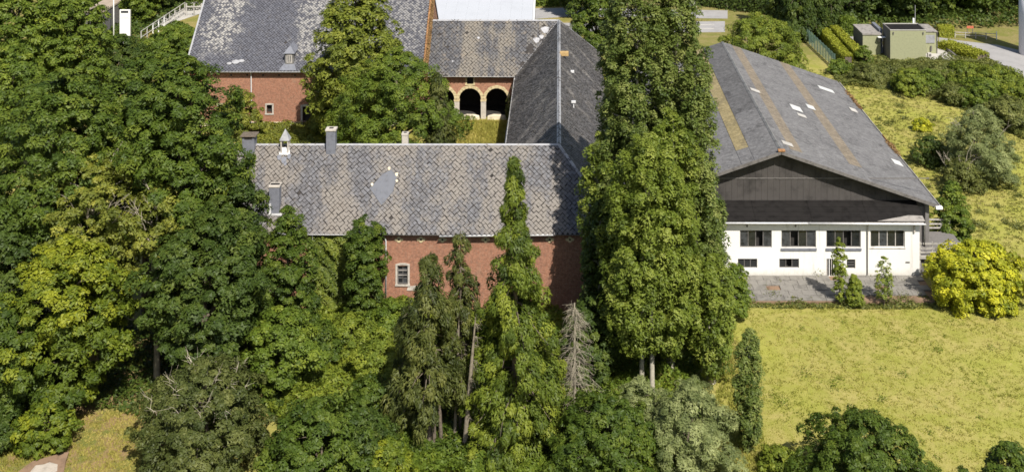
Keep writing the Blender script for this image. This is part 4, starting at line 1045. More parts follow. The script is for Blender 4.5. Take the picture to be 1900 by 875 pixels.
def broadleaf(name, label, x, y, z0, z1, r, mat, prof='round', L=.3, cr=.7, cover=.62, seed=1, group=None, trunk=.22, bark='bark', cat='tree',
              inner=.3, squash=1.0, flat=.75, stems=1, density=1.6, lean=(0, 0), tvar=.16, limbs=12, wl=.62, out=.55, top_tint=0.0, ry=None, bare=0):
    rng = np.random.default_rng(seed); L = L * .74; cr = cr * .76
    gzv = float(gz(x, y))
    t = thing(name, label, cat, (x, y, gzv), group)
    f = envelope(rng, prof, z0, z1, r); h = z1 - z0
    A = 2 * math.pi * r * .78 * h + math.pi * r * r
    n = int(A / (math.pi * cr * cr) * density); n = max(n, 14)
    ni = int(n * inner)
    tt = rng.random(n * 6); w = rng.uniform(0, 2 * math.pi, n * 6)
    R_ = f(tt, w); keep = rng.random(n * 6) < R_ / R_.max() * .95 + .02
    tt, w, R_ = tt[keep][:n + ni], w[keep][:n + ni], R_[keep][:n + ni]
    k = len(tt)
    rad = R_ * np.where(np.arange(k) < n, rng.uniform(.70, 1.04, k), rng.uniform(.2, .7, k))
    rad = np.maximum(rad - cr * .35, 0)
    cz = z0 + cr * .4 + tt * (h - cr)
    sy = (ry / r) if ry else squash
    lx_, ly_ = lean[0] * (tt), lean[1] * tt
    cen = np.stack([x + lx_ + rad * np.cos(w), y + ly_ + rad * np.sin(w) * sy, cz], -1)
    cen += rng.normal(0, cr * .18, cen.shape)
    crad = cr * rng.uniform(.65, 1.25, k) * np.where(tt > .9, .75, 1.0)
    per = int(4 * math.pi * cr * cr * .68 * cover / (L * L * wl * .5)); per = max(int(per * min(1.0, (wl / .62) ** .6) * (.82 if y > 98 else .96)), 12)
    axis = np.stack([np.full(k, x) + lx_, np.full(k, y) + ly_, z0 + (cz - z0) * .72 + .0], -1)
    C, Nn, Ln, Wd, tint = clump_foliage(rng, cen, crad, per, L, axis, flat=flat, tvar=tvar, wl=wl, out=out, tbase=.5 + top_tint * (tt - .5))  # leaf tint rises towards the crown top, light from above put into the colour
    C[:, 2] = np.maximum(C[:, 2], gzv + .03)
    m = MB()
    for s in range(stems):
        ox, oy = (0, 0) if stems == 1 else (rng.uniform(-.12, .12) * r * stems ** .5, rng.uniform(-.1, .1) * r * stems ** .5)
        hz = z0 + h * .72
        m.tube([(x + ox, y + oy, gzv - .15), (x + ox * .9, y + oy, gzv + (hz - gzv) * .3), (x + ox * .5 + lean[0] * .4 + rng.normal(0, .1), y + oy * .5 + lean[1] * .4, gzv + (hz - gzv) * .65), (x + lean[0] * .72, y + lean[1] * .72, hz)],
               [trunk * 1.25, trunk * .9, trunk * .62, trunk * .22], 8, False)
    for q in rng.choice(k, min(limbs, k), replace=False):
        tz = max(gzv + .4, min(cen[q][2] - rad[q] * .55, hz * .95))
        limb(m, (x + lean[0] * .3, y + lean[1] * .3, tz), cen[q], trunk * .42, trunk * .08, rng)
    m.build('trunk', M[bark], t, True)
    leaf_object('crown', C, Nn, Ln, Wd, tint, mat, t, rng)
    if bare:                                     # leafless twigs that stick out of the crown
        for q in range(bare):
            bm = MB()
            w0 = rng.uniform(0, 6.28); ts = rng.uniform(.5, .95); rr = f(np.array([ts]), np.array([w0]))[0]
            a = (x + rr * .55 * math.cos(w0), y + rr * .55 * math.sin(w0), z0 + ts * h * .85); ln = rng.uniform(1.0, 2.6)
            e = np.array([a[0] + ln * .55 * math.cos(w0) + rng.normal(0, .35), a[1] + ln * .5 * math.sin(w0), a[2] + ln * .75])
            limb(bm, a, e, .026, .008, rng, 5, .05, 4)
            for z in range(5):
                u = rng.uniform(.35, .95); s = np.array(a) + (e - np.array(a)) * u
                limb(bm, s, s + (e - np.array(a)) * rng.uniform(.1, .3) + rng.normal(0, .28, 3), .011, .004, rng, 3, .05, 3)
            bm.build('bare_twig', M['twig_light'], t)
    return t

def conifer(name, label, x, y, z0, z1, r, mat, seed=1, group=None, L=.3, cr=.36, trunk=.2, droop=.3, whorl=.42, kb=8, cover=.7, bark='bark', power=.85, narrow_base=.0, wl=.42, hang=1.25, stems=(), sparse=0.0, tvar=.17):
    rng = np.random.default_rng(seed); gzv = float(gz(x, y))
    t = thing(name, label, 'tree', (x, y, gzv), group)
    m = MB(); m.tube([(x, y, gzv - .1), (x + rng.normal(0, .05), y, z0 + (z1 - z0) * .4), (x, y, z1)], [trunk * 1.2, trunk * .75, .02], 8, False)
    for dx_, dy_, hh in stems: m.tube([(x + dx_, y + dy_, gzv - .1), (x + dx_ * .8, y + dy_, gzv + hh * .5), (x + dx_ * .5, y + dy_ * .5, gzv + hh)], [.13, .1, .05], 7, False)
    cen, rad, tb = [], [], []
    z = z0
    ph = rng.uniform(0, 6.28, 3)
    while z < z1 - .15:
        t_ = (z - z0) / (z1 - z0)
        Rz = r * (1 - t_) ** power * (1 - narrow_base * max(0, .25 - t_) / .25) + .12
        for b_ in range(max(3, int(kb * (.45 + .55 * Rz / r)))):
            if rng.random() < sparse: continue
            w = rng.uniform(0, 6.28)
            ln = Rz * rng.uniform(.62, 1.12) * (1 + .13 * math.cos(2 * w + ph[0] + 4 * t_) + .1 * math.cos(3 * w + ph[1] - 7 * t_))
            bt = rng.normal(0, .1)
            tip = np.array([x + ln * math.cos(w), y + ln * math.sin(w), z - droop * ln + rng.normal(0, .08)])
            st = np.array([x, y, z + .12 * ln])
            if ln > .5: limb(m, st, tip * .9 + st * .1, .028 + .012 * ln, .01, rng, 4, .1, 4)
            nc = max(1, int(ln * 2.1 / (cr / .36)))
            for i in range(nc):
                u = .3 + .7 * (i + rng.random() * .6) / max(nc, 1)
                side = rng.normal(0, .18 * ln * (1.1 - u * .5))
                p = st + (tip - st) * min(u, 1.02) + np.array([-math.sin(w) * side, math.cos(w) * side, .1 * ln * math.sin(math.pi * min(u, 1)) - .12])
                cen.append(p); rad.append(cr * rng.uniform(.6, 1.2) * (.7 + .3 * min(1, ln))); tb.append(.5 + bt + .12 * (u - .6))
        z += whorl * rng.uniform(.75, 1.25) * (.7 + .3 * (1 - t_))
    cen, rad, tb = np.array(cen), np.array(rad), np.array(tb)
    per = max(10, int(4 * math.pi * cr * cr * .8 * cover / (L * L * wl * .5)))
    ax = np.stack([np.full(len(cen), x), np.full(len(cen), y), cen[:, 2] - .1], -1)
    C, Nn, Ln, Wd, tint = clump_foliage(rng, cen, rad, per, L, ax, flat=hang, out=.45, up=.1, wl=wl, tvar=tvar, tbase=tb)
    C[:, 2] = np.maximum(C[:, 2], gzv + .05)
    idx = np.repeat(np.arange(len(cen)), per)
    o = unit((C - np.array([x, y, 0])) * np.array([1, 1, 0]))
    hint = o * .6 + np.array([0, 0, -.8])
    m.build('trunk', M[bark], t, True)
    leaf_object('crown', C, Nn, Ln, Wd, tint, mat, t, rng, hint=hint, fold=.12)
    return t

def bare_conifer(name, label, x, y, z1, r, seed, nb=70, z0=.8, lean=0.0, trunk=.11, twigs=5, droop=.45, oneside=False, sway=1.0):
    rng = np.random.default_rng(seed); gzv = float(gz(x, y))
    t = thing(name, label, 'tree', (x, y, gzv))
    MB().tube([(x, y, gzv - .1), (x + lean * .5, y, z1 * .5), (x + lean, y, z1)], [trunk * 1.3, trunk, .03], 7, False).build('trunk', M['bark_grey'] if not oneside else M['bark_brown'], t, True)
    for i in range(nb):
        b = MB()
        u = rng.random() ** .9; z = z0 + (z1 - z0) * u
        ln = r * (1 - u * .72) * rng.uniform(.3, 1.15)
        w = rng.uniform(-1.0, 1.0) if oneside else rng.uniform(0, 6.28)
        a = np.array([x + lean * z / z1, y, z]); e = a + np.array([ln * math.cos(w), ln * math.sin(w), -droop * ln * rng.uniform(.1, 1.6) + rng.normal(0, .1)])
        limb(b, a, e, .017, .006, rng, 5, .12, 3)
        for k in range(twigs):
            q = rng.uniform(.25, 1); s = a + (e - a) * q + np.array([0, 0, .12 * ln * math.sin(math.pi * q)])
            limb(b, s, s + np.array([math.cos(w), math.sin(w), 0]) * rng.uniform(.05, .35) * ln + rng.normal(0, .16, 3) + np.array([0, 0, -.22 * sway]), .0085, .004, rng, 3, .05, 3)
        b.build('branch', M['bark_grey'], t)
    return t

def cover_field(name, label, poly, mat, n, hfun, L=.22, seed=1, lvar=.16, spread=.6, wl=.65):
    """ground cover that nobody could count: leaves over a mounded surface"""
    rng = np.random.default_rng(seed); P = np.array(poly); lo, hi = P.min(0), P.max(0)
    pts = rng.uniform(lo, hi, (n * 3, 2)); ins = np.zeros(len(pts), bool); j = len(P) - 1
    for i in range(len(P)):
        c = ((P[i, 1] > pts[:, 1]) != (P[j, 1] > pts[:, 1])) & (pts[:, 0] < (P[j, 0] - P[i, 0]) * (pts[:, 1] - P[i, 1]) / (P[j, 1] - P[i, 1] + 1e-12) + P[i, 0])
        ins ^= c; j = i
    pts = pts[ins][:n]; X, Y = pts[:, 0], pts[:, 1]
    H = hfun(X, Y); e = .25
    nx = -(hfun(X + e, Y) - H) / e; ny = -(hfun(X, Y + e) - H) / e
    Nn = unit(np.stack([nx, ny, np.ones(len(X))], -1) + rng.normal(size=(len(X), 3)) * spread)
    Nn[:, 2] = np.abs(Nn[:, 2])
    Z = gz(X, Y) + H * (1 - .45 * rng.random(len(X)) ** 2) + rng.normal(0, .05, len(X))
    Z = np.maximum(Z, gz(X, Y) + .03)
    C = np.stack([X, Y, Z], -1)
    lown = .5 + .16 * np.sin(X * .9 + 1.1 * np.sin(Y * .6)) * np.sin(Y * 1.1 + np.cos(X * .7))
    Ln = L * rng.uniform(.7, 1.3, len(X))
    o = leaf_object(name, C, Nn, Ln, Ln * wl, lown + rng.normal(0, lvar, len(X)), mat, None, rng)
    tag(o, label, kind='stuff'); return o
def mound(a, s, ph=0.0, base=.3):
    return lambda X, Y: np.maximum(.06, base + a * (np.sin(X * s + ph) * np.sin(Y * s * 1.15 + ph * 1.7) + .55 * np.sin(X * s * 2.3 + Y * s * 1.9 + ph) + .3 * np.sin(X * s * 4.1 - Y * s * 3.7)))
def grass_blades(name, label, poly, mat, n, h, seed=1, w=.05, tuft=7, patch=.5):
    rng = np.random.default_rng(seed); P = np.array(poly); lo, hi = P.min(0), P.max(0)
    m = n // tuft; pts = rng.uniform(lo, hi, (m * 3, 2)); ins = np.zeros(len(pts), bool); j = len(P) - 1
    for i in range(len(P)):
        c = ((P[i, 1] > pts[:, 1]) != (P[j, 1] > pts[:, 1])) & (pts[:, 0] < (P[j, 0] - P[i, 0]) * (pts[:, 1] - P[i, 1]) / (P[j, 1] - P[i, 1] + 1e-12) + P[i, 0])
        ins ^= c; j = i
    pts = pts[ins][:m]
    tc = np.repeat(pts, tuft, 0) + rng.normal(0, .1, (len(pts) * tuft, 2)); k = len(tc)
    hs = np.repeat(h * rng.uniform(.5, 1.4, len(pts)), tuft) * rng.uniform(.6, 1.2, k)
    w0 = rng.uniform(0, 6.28, k); dx_, dy_ = np.cos(w0), np.sin(w0)
    z = gz(tc[:, 0], tc[:, 1]) - .01; ww = w * rng.uniform(.6, 1.5, k)
    ln = rng.normal(0, .35, (k, 2)) * hs[:, None]
    V = np.stack([np.stack([tc[:, 0] - dx_ * ww, tc[:, 1] - dy_ * ww, z], -1), np.stack([tc[:, 0] + dx_ * ww, tc[:, 1] + dy_ * ww, z], -1),
                  np.stack([tc[:, 0] + ln[:, 0], tc[:, 1] + ln[:, 1], z + hs], -1)], 1).reshape(-1, 3)
    tn = .48 + .22 * np.sin(tc[:, 0] * .35 + 1.5 * np.sin(tc[:, 1] * .5)) * np.cos(tc[:, 1] * .42 + np.sin(tc[:, 0] * .6)) + .12 * np.sin(tc[:, 0] * 1.3 + 2 * np.sin(tc[:, 1] * .9)) * np.sin(tc[:, 1] * 1.1) + np.repeat(rng.normal(0, .10, len(pts)), tuft) + rng.normal(0, .08, k)
    o = fast_mesh(name, V, np.arange(k * 3).reshape(k, 3), mat, np.clip(tn, .02, .98)); COL.objects.link(o)
    tag(o, label, kind='stuff'); return o
def hedge(name, label, a, b, w, h, mat, seed, n=6000, L=.2, z=0.0, rough=.07):
    rng = np.random.default_rng(seed); a, b = np.array(a), np.array(b); d = b - a; ln = np.linalg.norm(d); d = d / ln; s = np.array([-d[1], d[0]])
    t = thing(name, label, 'hedge', (*((a + b) / 2), float(gz(*((a + b) / 2)))))
    zz = float(gz(*((a + b) / 2)))
    u = rng.random(n) * ln; f = rng.random(n); per = w + 2 * h; q = f * per
    off = np.where(q < h, -w / 2, np.where(q < h + w, q - h - w / 2, w / 2)); hz = np.where(q < h, q, np.where(q < h + w, h, per - q))
    nn = np.where((q < h)[:, None], np.array([*(-s), .3]), np.where((q < h + w)[:, None], np.array([0, 0, 1.]), np.array([*s, .3])))
    C = np.concatenate([a + d * u[:, None] + s * off[:, None], (hz + zz)[:, None]], 1) + rng.normal(0, rough, (n, 3))
    Nn = unit(nn + rng.normal(0, .45, (n, 3))); Ln = L * rng.uniform(.7, 1.3, n)
    core = MB(); c = [a - s * w * .38, b - s * w * .38, b + s * w * .38, a + s * w * .38]
    core.slab([(*p, zz + h * .9) for p in c], h * .9 - .02).build('stems', M['bark'], t)
    leaf_object('foliage', C, Nn, Ln, Ln * .65, .5 + rng.normal(0, .16, n), mat, t, rng)
    return t

B, C_ = broadleaf, conifer
# --- big left-hand wood
B('ash_tree', 'tall ash tree whose crown covers the left end of the slate wing', -26.9, 80.5, 7.0, 21.4, 4.5, M['ash'], 'round', L=.32, cr=.8, seed=11, trunk=.4, limbs=18)
B('ash_tree', 'tall ash tree filling the left border above the yellowing limbs', -35.4, 80.5, 6.5, 20.2, 5.4, M['ash'], 'round', L=.32, cr=.85, seed=12, trunk=.42, limbs=18)
B('ash_tree', 'ash tree behind the two left crowns with a low rounded top', -30.8, 84.5, 9.0, 20.3, 4.2, M['ash'], 'round', L=.34, cr=.85, seed=13, trunk=.35)
B('ash_tree', 'small yellowing ash crown among the dark leaves right of the sparse one', -27.2, 76.6, 8.5, 13.4, 2.2, M['wilted'], 'round', L=.28, cr=.5, cover=.38, seed=10, trunk=.2, limbs=20, density=1.0, bare=9, bark='bark_grey')
B('ash_tree', 'yellowing sparse ash with pale bare limbs in the middle of the left wood', -31.6, 77.0, 6.5, 15.2, 3.7, M['wilted'], 'round', L=.30, cr=.55, cover=.42, seed=14, trunk=.26, limbs=26, density=1.15, bare=12, bark='bark_grey')
B('broadleaf_tree', 'dark tree at the left border below the tall ash', -37.6, 75.5, 2.0, 13.2, 3.8, M['ash_dark'], 'round', L=.34, cr=.8, seed=15, trunk=.3)
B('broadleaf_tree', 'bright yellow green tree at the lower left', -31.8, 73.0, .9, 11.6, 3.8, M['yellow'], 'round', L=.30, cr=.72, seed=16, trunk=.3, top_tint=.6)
B('broadleaf_tree', 'leafy green tree at the left border beside the yellow green tree', -35.4, 71.5, .5, 8.6, 2.8, M['green_dimmed'], 'round', L=.3, cr=.65, seed=17, trunk=.2)
B('broadleaf_tree', 'wide dark green tree standing right of the black gap', -23.5, 75.2, 2.4, 12.4, 4.0, M['ash_dark'], 'round', L=.3, cr=.72, seed=18, trunk=.32, limbs=16)
B('broadleaf_tree', 'dark tree wedged between the tall ash and the slate wing', -23.0, 79.2, 1.0, 14.5, 2.7, M['ash_dark'], 'tall', L=.3, cr=.7, seed=19, trunk=.26)
B('broadleaf_tree', 'loose green tree in front of the low chimney', -19.3, 80.4, .8, 10.6, 2.2, M['green_dimmed'], 'egg', L=.26, cr=.55, seed=20, trunk=.2, top_tint=.25)
B('broadleaf_tree', 'low dark tree in front of the bramble bank', -18.5, 75.5, .4, 5.8, 2.4, M['green'], 'round', L=.28, cr=.62, seed=21, trunk=.18)
B('broadleaf_tree', 'narrow upright tree against the brick wall left of the downpipe', -14.5, 84.5, .3, 8.1, 1.55, M['green_dimmed'], 'column', L=.24, cr=.5, seed=22, trunk=.12)
B('shrub', 'yellowish shrub low at the left under the bright tree', -31.6, 69.6, .1, 2.9, 1.7, M['yellow'], 'dome', L=.26, cr=.45, seed=23, trunk=.06, cat='shrub', stems=3, limbs=8)
B('shrub', 'dark shrub at the lower left border', -35.0, 69.3, .1, 3.2, 1.8, M['ash_dark'], 'dome', L=.26, cr=.5, seed=24, trunk=.06, cat='shrub', stems=3, limbs=8)
# --- front scrub
B('scrub_tree', 'olive scrubby tree with pale dead limbs at the lower left', -21.3, 67.3, .2, 6.6, 4.2, M['olive'], 'dome', L=.22, cr=.55, cover=.55, seed=25, trunk=.14, stems=4, limbs=22, bare=26, density=1.35)
B('shrub', 'rounded green bush at the bottom between scrub and brambles', -14.0, 66.4, .1, 4.9, 3.6, M['green_dimmed'], 'dome', L=.26, cr=.6, seed=26, trunk=.1, cat='shrub', stems=4, limbs=14)
B('shrub', 'dark small bush beside the rounded green bush', -11.6, 67.2, .1, 3.9, 1.8, M['ash_dark'], 'dome', L=.24, cr=.5, seed=27, trunk=.07, cat='shrub', stems=3)
B('shrub', 'yellowish bush at the bottom centre left of the conifers', -10.0, 66.4, .1, 2.6, 1.4, M['yellow'], 'dome', L=.2, cr=.4, seed=28, trunk=.05, cat='shrub', stems=3)
B('shrub', 'broad dark green bush at the bottom below the dead conifer', 2.9, 66.5, .1, 5.0, 3.4, M['green_dimmed'], 'dome', L=.24, cr=.55, seed=29, trunk=.1, cat='shrub', stems=4, limbs=14)
B('willow_shrub', 'grey green willow bush at the bottom below the poplars', 7.7, 66.7, .1, 5.9, 2.8, M['willow'], 'dome', L=.24, cr=.5, seed=30, trunk=.09, cat='shrub', stems=5, limbs=18, wl=.34, tvar=.2)
B('willow_shrub', 'smaller willow bush behind the grey green one', 4.9, 69.0, .1, 4.8, 1.7, M['willow'], 'dome', L=.22, cr=.45, seed=31, trunk=.07, cat='shrub', stems=3, wl=.34)
B('shrub', 'rounded green bush alone at the bottom of the meadow', 17.5, 64.0, -.1, 5.3, 3.9, M['green_dimmed'], 'dome', L=.22, cr=.5, seed=32, trunk=.1, cat='shrub', stems=5, limbs=16)
B('shrub', 'leafy bush in the bottom right corner', 25.0, 63.0, 0, 4.6, 1.7, M['green_dimmed'], 'egg', L=.22, cr=.42, seed=33, trunk=.08, cat='shrub', stems=3)
B('shrub', 'low bush left of the bottom right corner bush', 22.5, 63.0, 0, 3.0, 1.4, M['green_dimmed'], 'dome', L=.22, cr=.42, seed=34, trunk=.06, cat='shrub', stems=3)
B('shrub', 'low weeds at the foot of the narrow young poplar', 13.2, 66.8, 0, 1.7, 1.4, M['bramble'], 'dome', L=.22, cr=.38, seed=35, trunk=.04, cat='shrub', stems=3)
# --- conifers
C_('cypress_tree', 'olive weeping cypress left of the bare trunks', -8.0, 69.8, 2.4, 11.8, 2.3, M['cypress'], seed=41, L=.22, cr=.42, droop=.55, whorl=.5, kb=8, power=.45, trunk=.16, narrow_base=.3, stems=((.35, -.1, 5), (.75, .1, 6), (-.5, .2, 4.5)), hang=1.4, wl=.42, sparse=.14)
C_('cypress_tree', 'thin brownish cypress top in front of the brick wall', -6.2, 71.3, 4.6, 12.6, 2.0, M['cypress'], seed=42, L=.21, cr=.34, droop=.5, whorl=.5, kb=7, power=.6, trunk=.12, sparse=.2, hang=1.4, wl=.42)
C_('cypress_tree', 'third cypress close behind the olive weeping one', -9.4, 71.0, 1.6, 8.0, 1.5, M['cypress'], seed=48, L=.3, cr=.4, droop=.5, whorl=.5, kb=8, power=.5, trunk=.12, hang=1.4, wl=.4, sparse=.1)
C_('spruce_tree', 'tall pointed bright green spruce in front of the slate roof', -2.7, 69.6, .5, 17.8, 3.8, M['spruce'], seed=43, L=.21, cr=.48, droop=.36, whorl=.52, kb=10, power=.86, trunk=.24, wl=.5, hang=1.15, narrow_base=.15, sparse=.24, tvar=.24)
bare_conifer('dead_spruce', 'grey dead spruce between the green spruce and the poplars', 1.0, 71.6, 7.9, 2.3, 44, nb=170, z0=.4, twigs=8, droop=.62, trunk=.085)
bare_conifer('bare_trunk', 'leaning bare trunk with dead twigs between cypress and spruce', -5.8, 69.4, 8.2, .9, 45, nb=26, z0=1.2, lean=.7, oneside=True, trunk=.13, droop=.2)
bare_conifer('bare_trunk', 'shorter bare trunk behind the leaning bare trunk', -6.5, 70.6, 8.0, .7, 46, nb=16, z0=4.0, lean=.3, oneside=True, trunk=.09, droop=.2)
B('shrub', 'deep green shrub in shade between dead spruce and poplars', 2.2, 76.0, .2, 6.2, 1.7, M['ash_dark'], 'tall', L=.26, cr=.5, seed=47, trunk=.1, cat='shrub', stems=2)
# --- poplars
PG = 'poplars in the clump between farm and riding hall'
def POP(label, x, y, z0, z1, r, seed, mat='poplar', **k):
    kw = dict(L=.27, cr=.55, cover=.58, trunk=.24, bark='bark_pale', flat=1.25, limbs=22, density=1.5, tvar=.2, out=.45); kw.update(k)
    return B('poplar_tree', label, x, y, z0, z1, r, M[mat], 'column', seed=seed, group=PG, **kw)
POP('nearest stout poplar with two pale trunks showing at its foot', 5.9, 75.3, 2.9, 17.4, 2.9, 51, 'poplar_lit', stems=2, cr=.6, trunk=.15)
POP('tallest poplar of the clump rising past the top edge', 5.7, 82.0, 2.0, 29.0, 2.5, 52)
POP('tall slim poplar right of the tallest one', 8.6, 83.0, 2.0, 28.5, 2.1, 53)
POP('poplar at the right edge of the clump before the sheeted roof', 9.7, 80.6, 1.0, 22.0, 1.55, 54)
POP('low leafy poplar at the right foot of the clump', 10.6, 82.5, .5, 11.4, 1.5, 55)
POP('pale leaved young poplar against the end of the slate roof', 2.9, 82.0, 3.0, 15.0, 1.25, 56, 'poplar_lit', cr=.45)
POP('dark slim poplar shading the corner of the brick wing', 2.9, 79.5, .5, 11.2, 1.35, 57, 'ash_dark', cr=.45)
POP('bright young poplar at the foot of the clump facing the meadow', 10.4, 76.8, .4, 8.6, 1.6, 58, 'poplar_lit')
POP('yellow green poplar in front of the tall slim ones', 7.7, 78.2, 1.0, 18.0, 1.9, 59, 'poplar_lit')
POP('slim poplar left of the tallest poplar', 4.2, 84.4, 2.0, 24.5, 1.3, 60)
POP('slender young poplar standing alone at the meadow edge', 11.6, 69.3, .1, 7.5, .85, 61, 'poplar', cr=.36, L=.2, trunk=.08, limbs=10)
B('shrub', 'shrub at the left end of the slab terrace', 13.2, 85.2, .2, 4.4, 1.15, M['green'], 'dome', L=.24, cr=.45, seed=62, trunk=.06, cat='shrub', stems=3)
B('broadleaf_tree', 'round dark tree behind the far end of the brown slate roof', 4.6, 141.5, 3.5, 14.5, 3.0, M['ash'], 'round', L=.34, cr=.75, seed=63, trunk=.25)
B('shrub', 'sunny shrub right of the far end of the brown slate roof', 6.6, 131.0, 1.0, 7.6, 1.6, M['yellow'], 'egg', L=.3, cr=.6, seed=64, trunk=.1, cat='shrub')
B('broadleaf_tree', 'tree behind the riding hall showing left of its ridge', 12.5, 139.0, 1.0, 10.5, 3.0, M['green'], 'round', L=.34, cr=.75, seed=65, trunk=.2)
# --- yard
B('chestnut_tree', 'tall bright chestnut tree in the yard before the barn', -20.9, 117.0, 2.6, 20.5, 5.3, M['chestnut'], 'egg', L=.4, cr=.85, seed=71, trunk=.4, limbs=16)
B('broadleaf_tree', 'wide feathery green tree in the yard right of the chestnut', -15.0, 106.0, 2.4, 14.7, 5.5, M['green'], 'round', L=.32, cr=.8, seed=72, trunk=.34, wl=.42, limbs=16)
C_('yew_tree', 'dark conifer in the yard beside the arcade', -11.0, 103.4, 1.2, 13.0, 2.1, M['cypress'], seed=73, L=.3, cr=.42, power=.6, trunk=.2, droop=.15)
B('shrub', 'olive yellow shrub against the barn wall', -34.1, 120.6, 1.0, 6.5, 2.4, M['wilted'], 'dome', L=.28, cr=.6, seed=74, trunk=.1, cat='shrub', stems=3)
B('shrub', 'green creeper bush at the foot of the barn door', -25.4, 121.8, 1.0, 5.8, 1.5, M['chestnut'], 'egg', L=.3, cr=.6, seed=75, trunk=.08, cat='shrub', stems=2)
B('shrub', 'small climbing plant right of the arches', -5.35, 125.6, 1.0, 4.0, .45, M['scrub'], 'column', L=.22, cr=.3, seed=76, trunk=.04, cat='shrub')
# --- right side
B('shrub', 'golden yellow bush right of the white annex', 32.3, 87.6, .1, 4.9, 4.1, M['gold'], 'dome', L=.3, cr=.6, seed=81, trunk=.1, cat='shrub', stems=5, limbs=14, ry=3.0)
B('broadleaf_tree', 'small dark green tree behind the timber deck', 33.7, 97.0, .3, 5.9, 1.5, M['green'], 'egg', L=.26, cr=.5, seed=82, trunk=.1)
B('willow_shrub', 'grey willow thicket on the slope right of the riding hall', 41.8, 112.5, .1, 7.3, 3.6, M['willow'], 'dome', L=.3, cr=.65, seed=83, trunk=.08, cat='shrub', stems=5, limbs=18, wl=.34, tvar=.2, bare=8)
B('shrub', 'small dark shrub at the left foot of the willow thicket', 38.0, 116.0, .05, 3.0, 1.6, M['ash_dark'], 'dome', L=.28, cr=.5, seed=84, trunk=.06, cat='shrub')
B('shrub', 'brown withered shrub in front of the willow thicket', 39.0, 109.5, .05, 3.2, 2.0, M['scrub'], 'dome', L=.24, cr=.5, cover=.4, seed=85, trunk=.06, cat='shrub', stems=4, bare=10)
B('shrub', 'round bright shrub on the grass behind the riding hall', 40.5, 126.0, .05, 1.5, 1.1, M['gold'], 'dome', L=.2, cr=.35, seed=86, trunk=.04, cat='shrub')
B('sapling', 'tall thin sapling growing before the annex door', 21.6, 87.2, .2, 5.2, .5, M['bramble'], 'column', L=.2, cr=.28, cover=.5, seed=87, trunk=.035, cat='sapling', limbs=8, density=1.2)
B('sapling', 'bushy sapling on the terrace right of the door', 22.7, 86.8, .05, 2.7, .62, M['bramble'], 'egg', L=.18, cr=.28, seed=88, trunk=.03, cat='sapling', limbs=6)
B('sapling', 'loose sapling before the right end of the annex', 25.0, 87.0, .3, 4.1, .75, M['bramble'], 'egg', L=.18, cr=.28, cover=.3, seed=89, trunk=.03, cat='sapling', limbs=10, density=.8)
B('shrub', 'broad sunlit shrub behind the ridge of the riding hall', 24.3, 137.5, .8, 10.4, 6.2, M['bramble'], 'dome', L=.38, cr=.85, seed=90, trunk=.2, cat='shrub', stems=4, limbs=14, wl=.4)
SB = 'bushes on the bank before the substation'
for i, (px, py, rr, hh, mt, lab) in enumerate((
        (1556, 136, 1.5, 2.0, 'green', 'leafy bush at the lower end of the clipped hedges'),
        (1603, 122, 1.0, 2.9, 'green', 'pointed dark bush in front of the low substation box'),
        (1612, 146, 2.4, 2.0, 'scrub', 'olive bush under the low substation box'),
        (1690, 172, 2.4, 3.2, 'bramble', 'sunny bush in the middle of the bank'),
        (1650, 142, 2.4, 1.7, 'scrub', 'dull olive bush before the green block'),
        (1735, 148, 2.6, 2.0, 'scrub', 'brownish bush right of the bank centre'),
        (1725, 168, 1.8, 2.8, 'green', 'dark bush at the bank foot'),
        (1795, 152, 3.0, 2.6, 'bramble', 'wide bramble bush below the lane'),
        (1850, 168, 3.2, 3.2, 'bramble', 'bright bramble bush nearer the right border'),
        (1893, 205, 3.0, 3.6, 'bramble', 'tall bramble bush at the right border'),
        (1820, 195, 3.0, 3.4, 'green', 'dark green bush behind the willow thicket'),
        (1770, 190, 2.2, 2.4, 'scrub', 'low dry bush left of the willow thicket'),
        (1870, 235, 2.6, 3.6, 'scrub', 'olive bush right of the willow thicket'))):
    x, y = gpt(px, py)
    B('shrub', lab, x, y, .05, hh, rr, M[mt], 'dome', L=.3, cr=.6, cover=.5, seed=100 + i, trunk=.06, cat='shrub', stems=3, limbs=8, group=SB)
hedge('clipped_hedge', 'left of two clipped hedges beside the mesh fence', gpt(1528, 70), gpt(1574, 124), 1.15, 1.4, M['hedge_bright'], 121, 9000, .24)
hedge('clipped_hedge', 'right of two clipped hedges, next to the low substation box', gpt(1548, 67), gpt(1594, 116), 1.15, 1.5, M['hedge_bright'], 122, 8000, .24)
hedge('clipped_hedge', 'low clipped hedge right of the substation roof', gpt(1741, 66), gpt(1768, 67), 2.0, 1.3, M['hedge_bright'], 123, 3000, .24)
hedge('clipped_hedge', 'rounded clipped hedge left of the low substation box', gpt(1562, 62), gpt(1584, 63), 3.0, 2.0, M['green'], 124, 3500, .28, rough=.2)
hedge('clipped_hedge', 'clipped bright hedge along the lane before the right border', gpt(1752, 88), gpt(1822, 112), 2.2, .8, M['hedge_bright'], 125, 7000, .24, rough=.14)
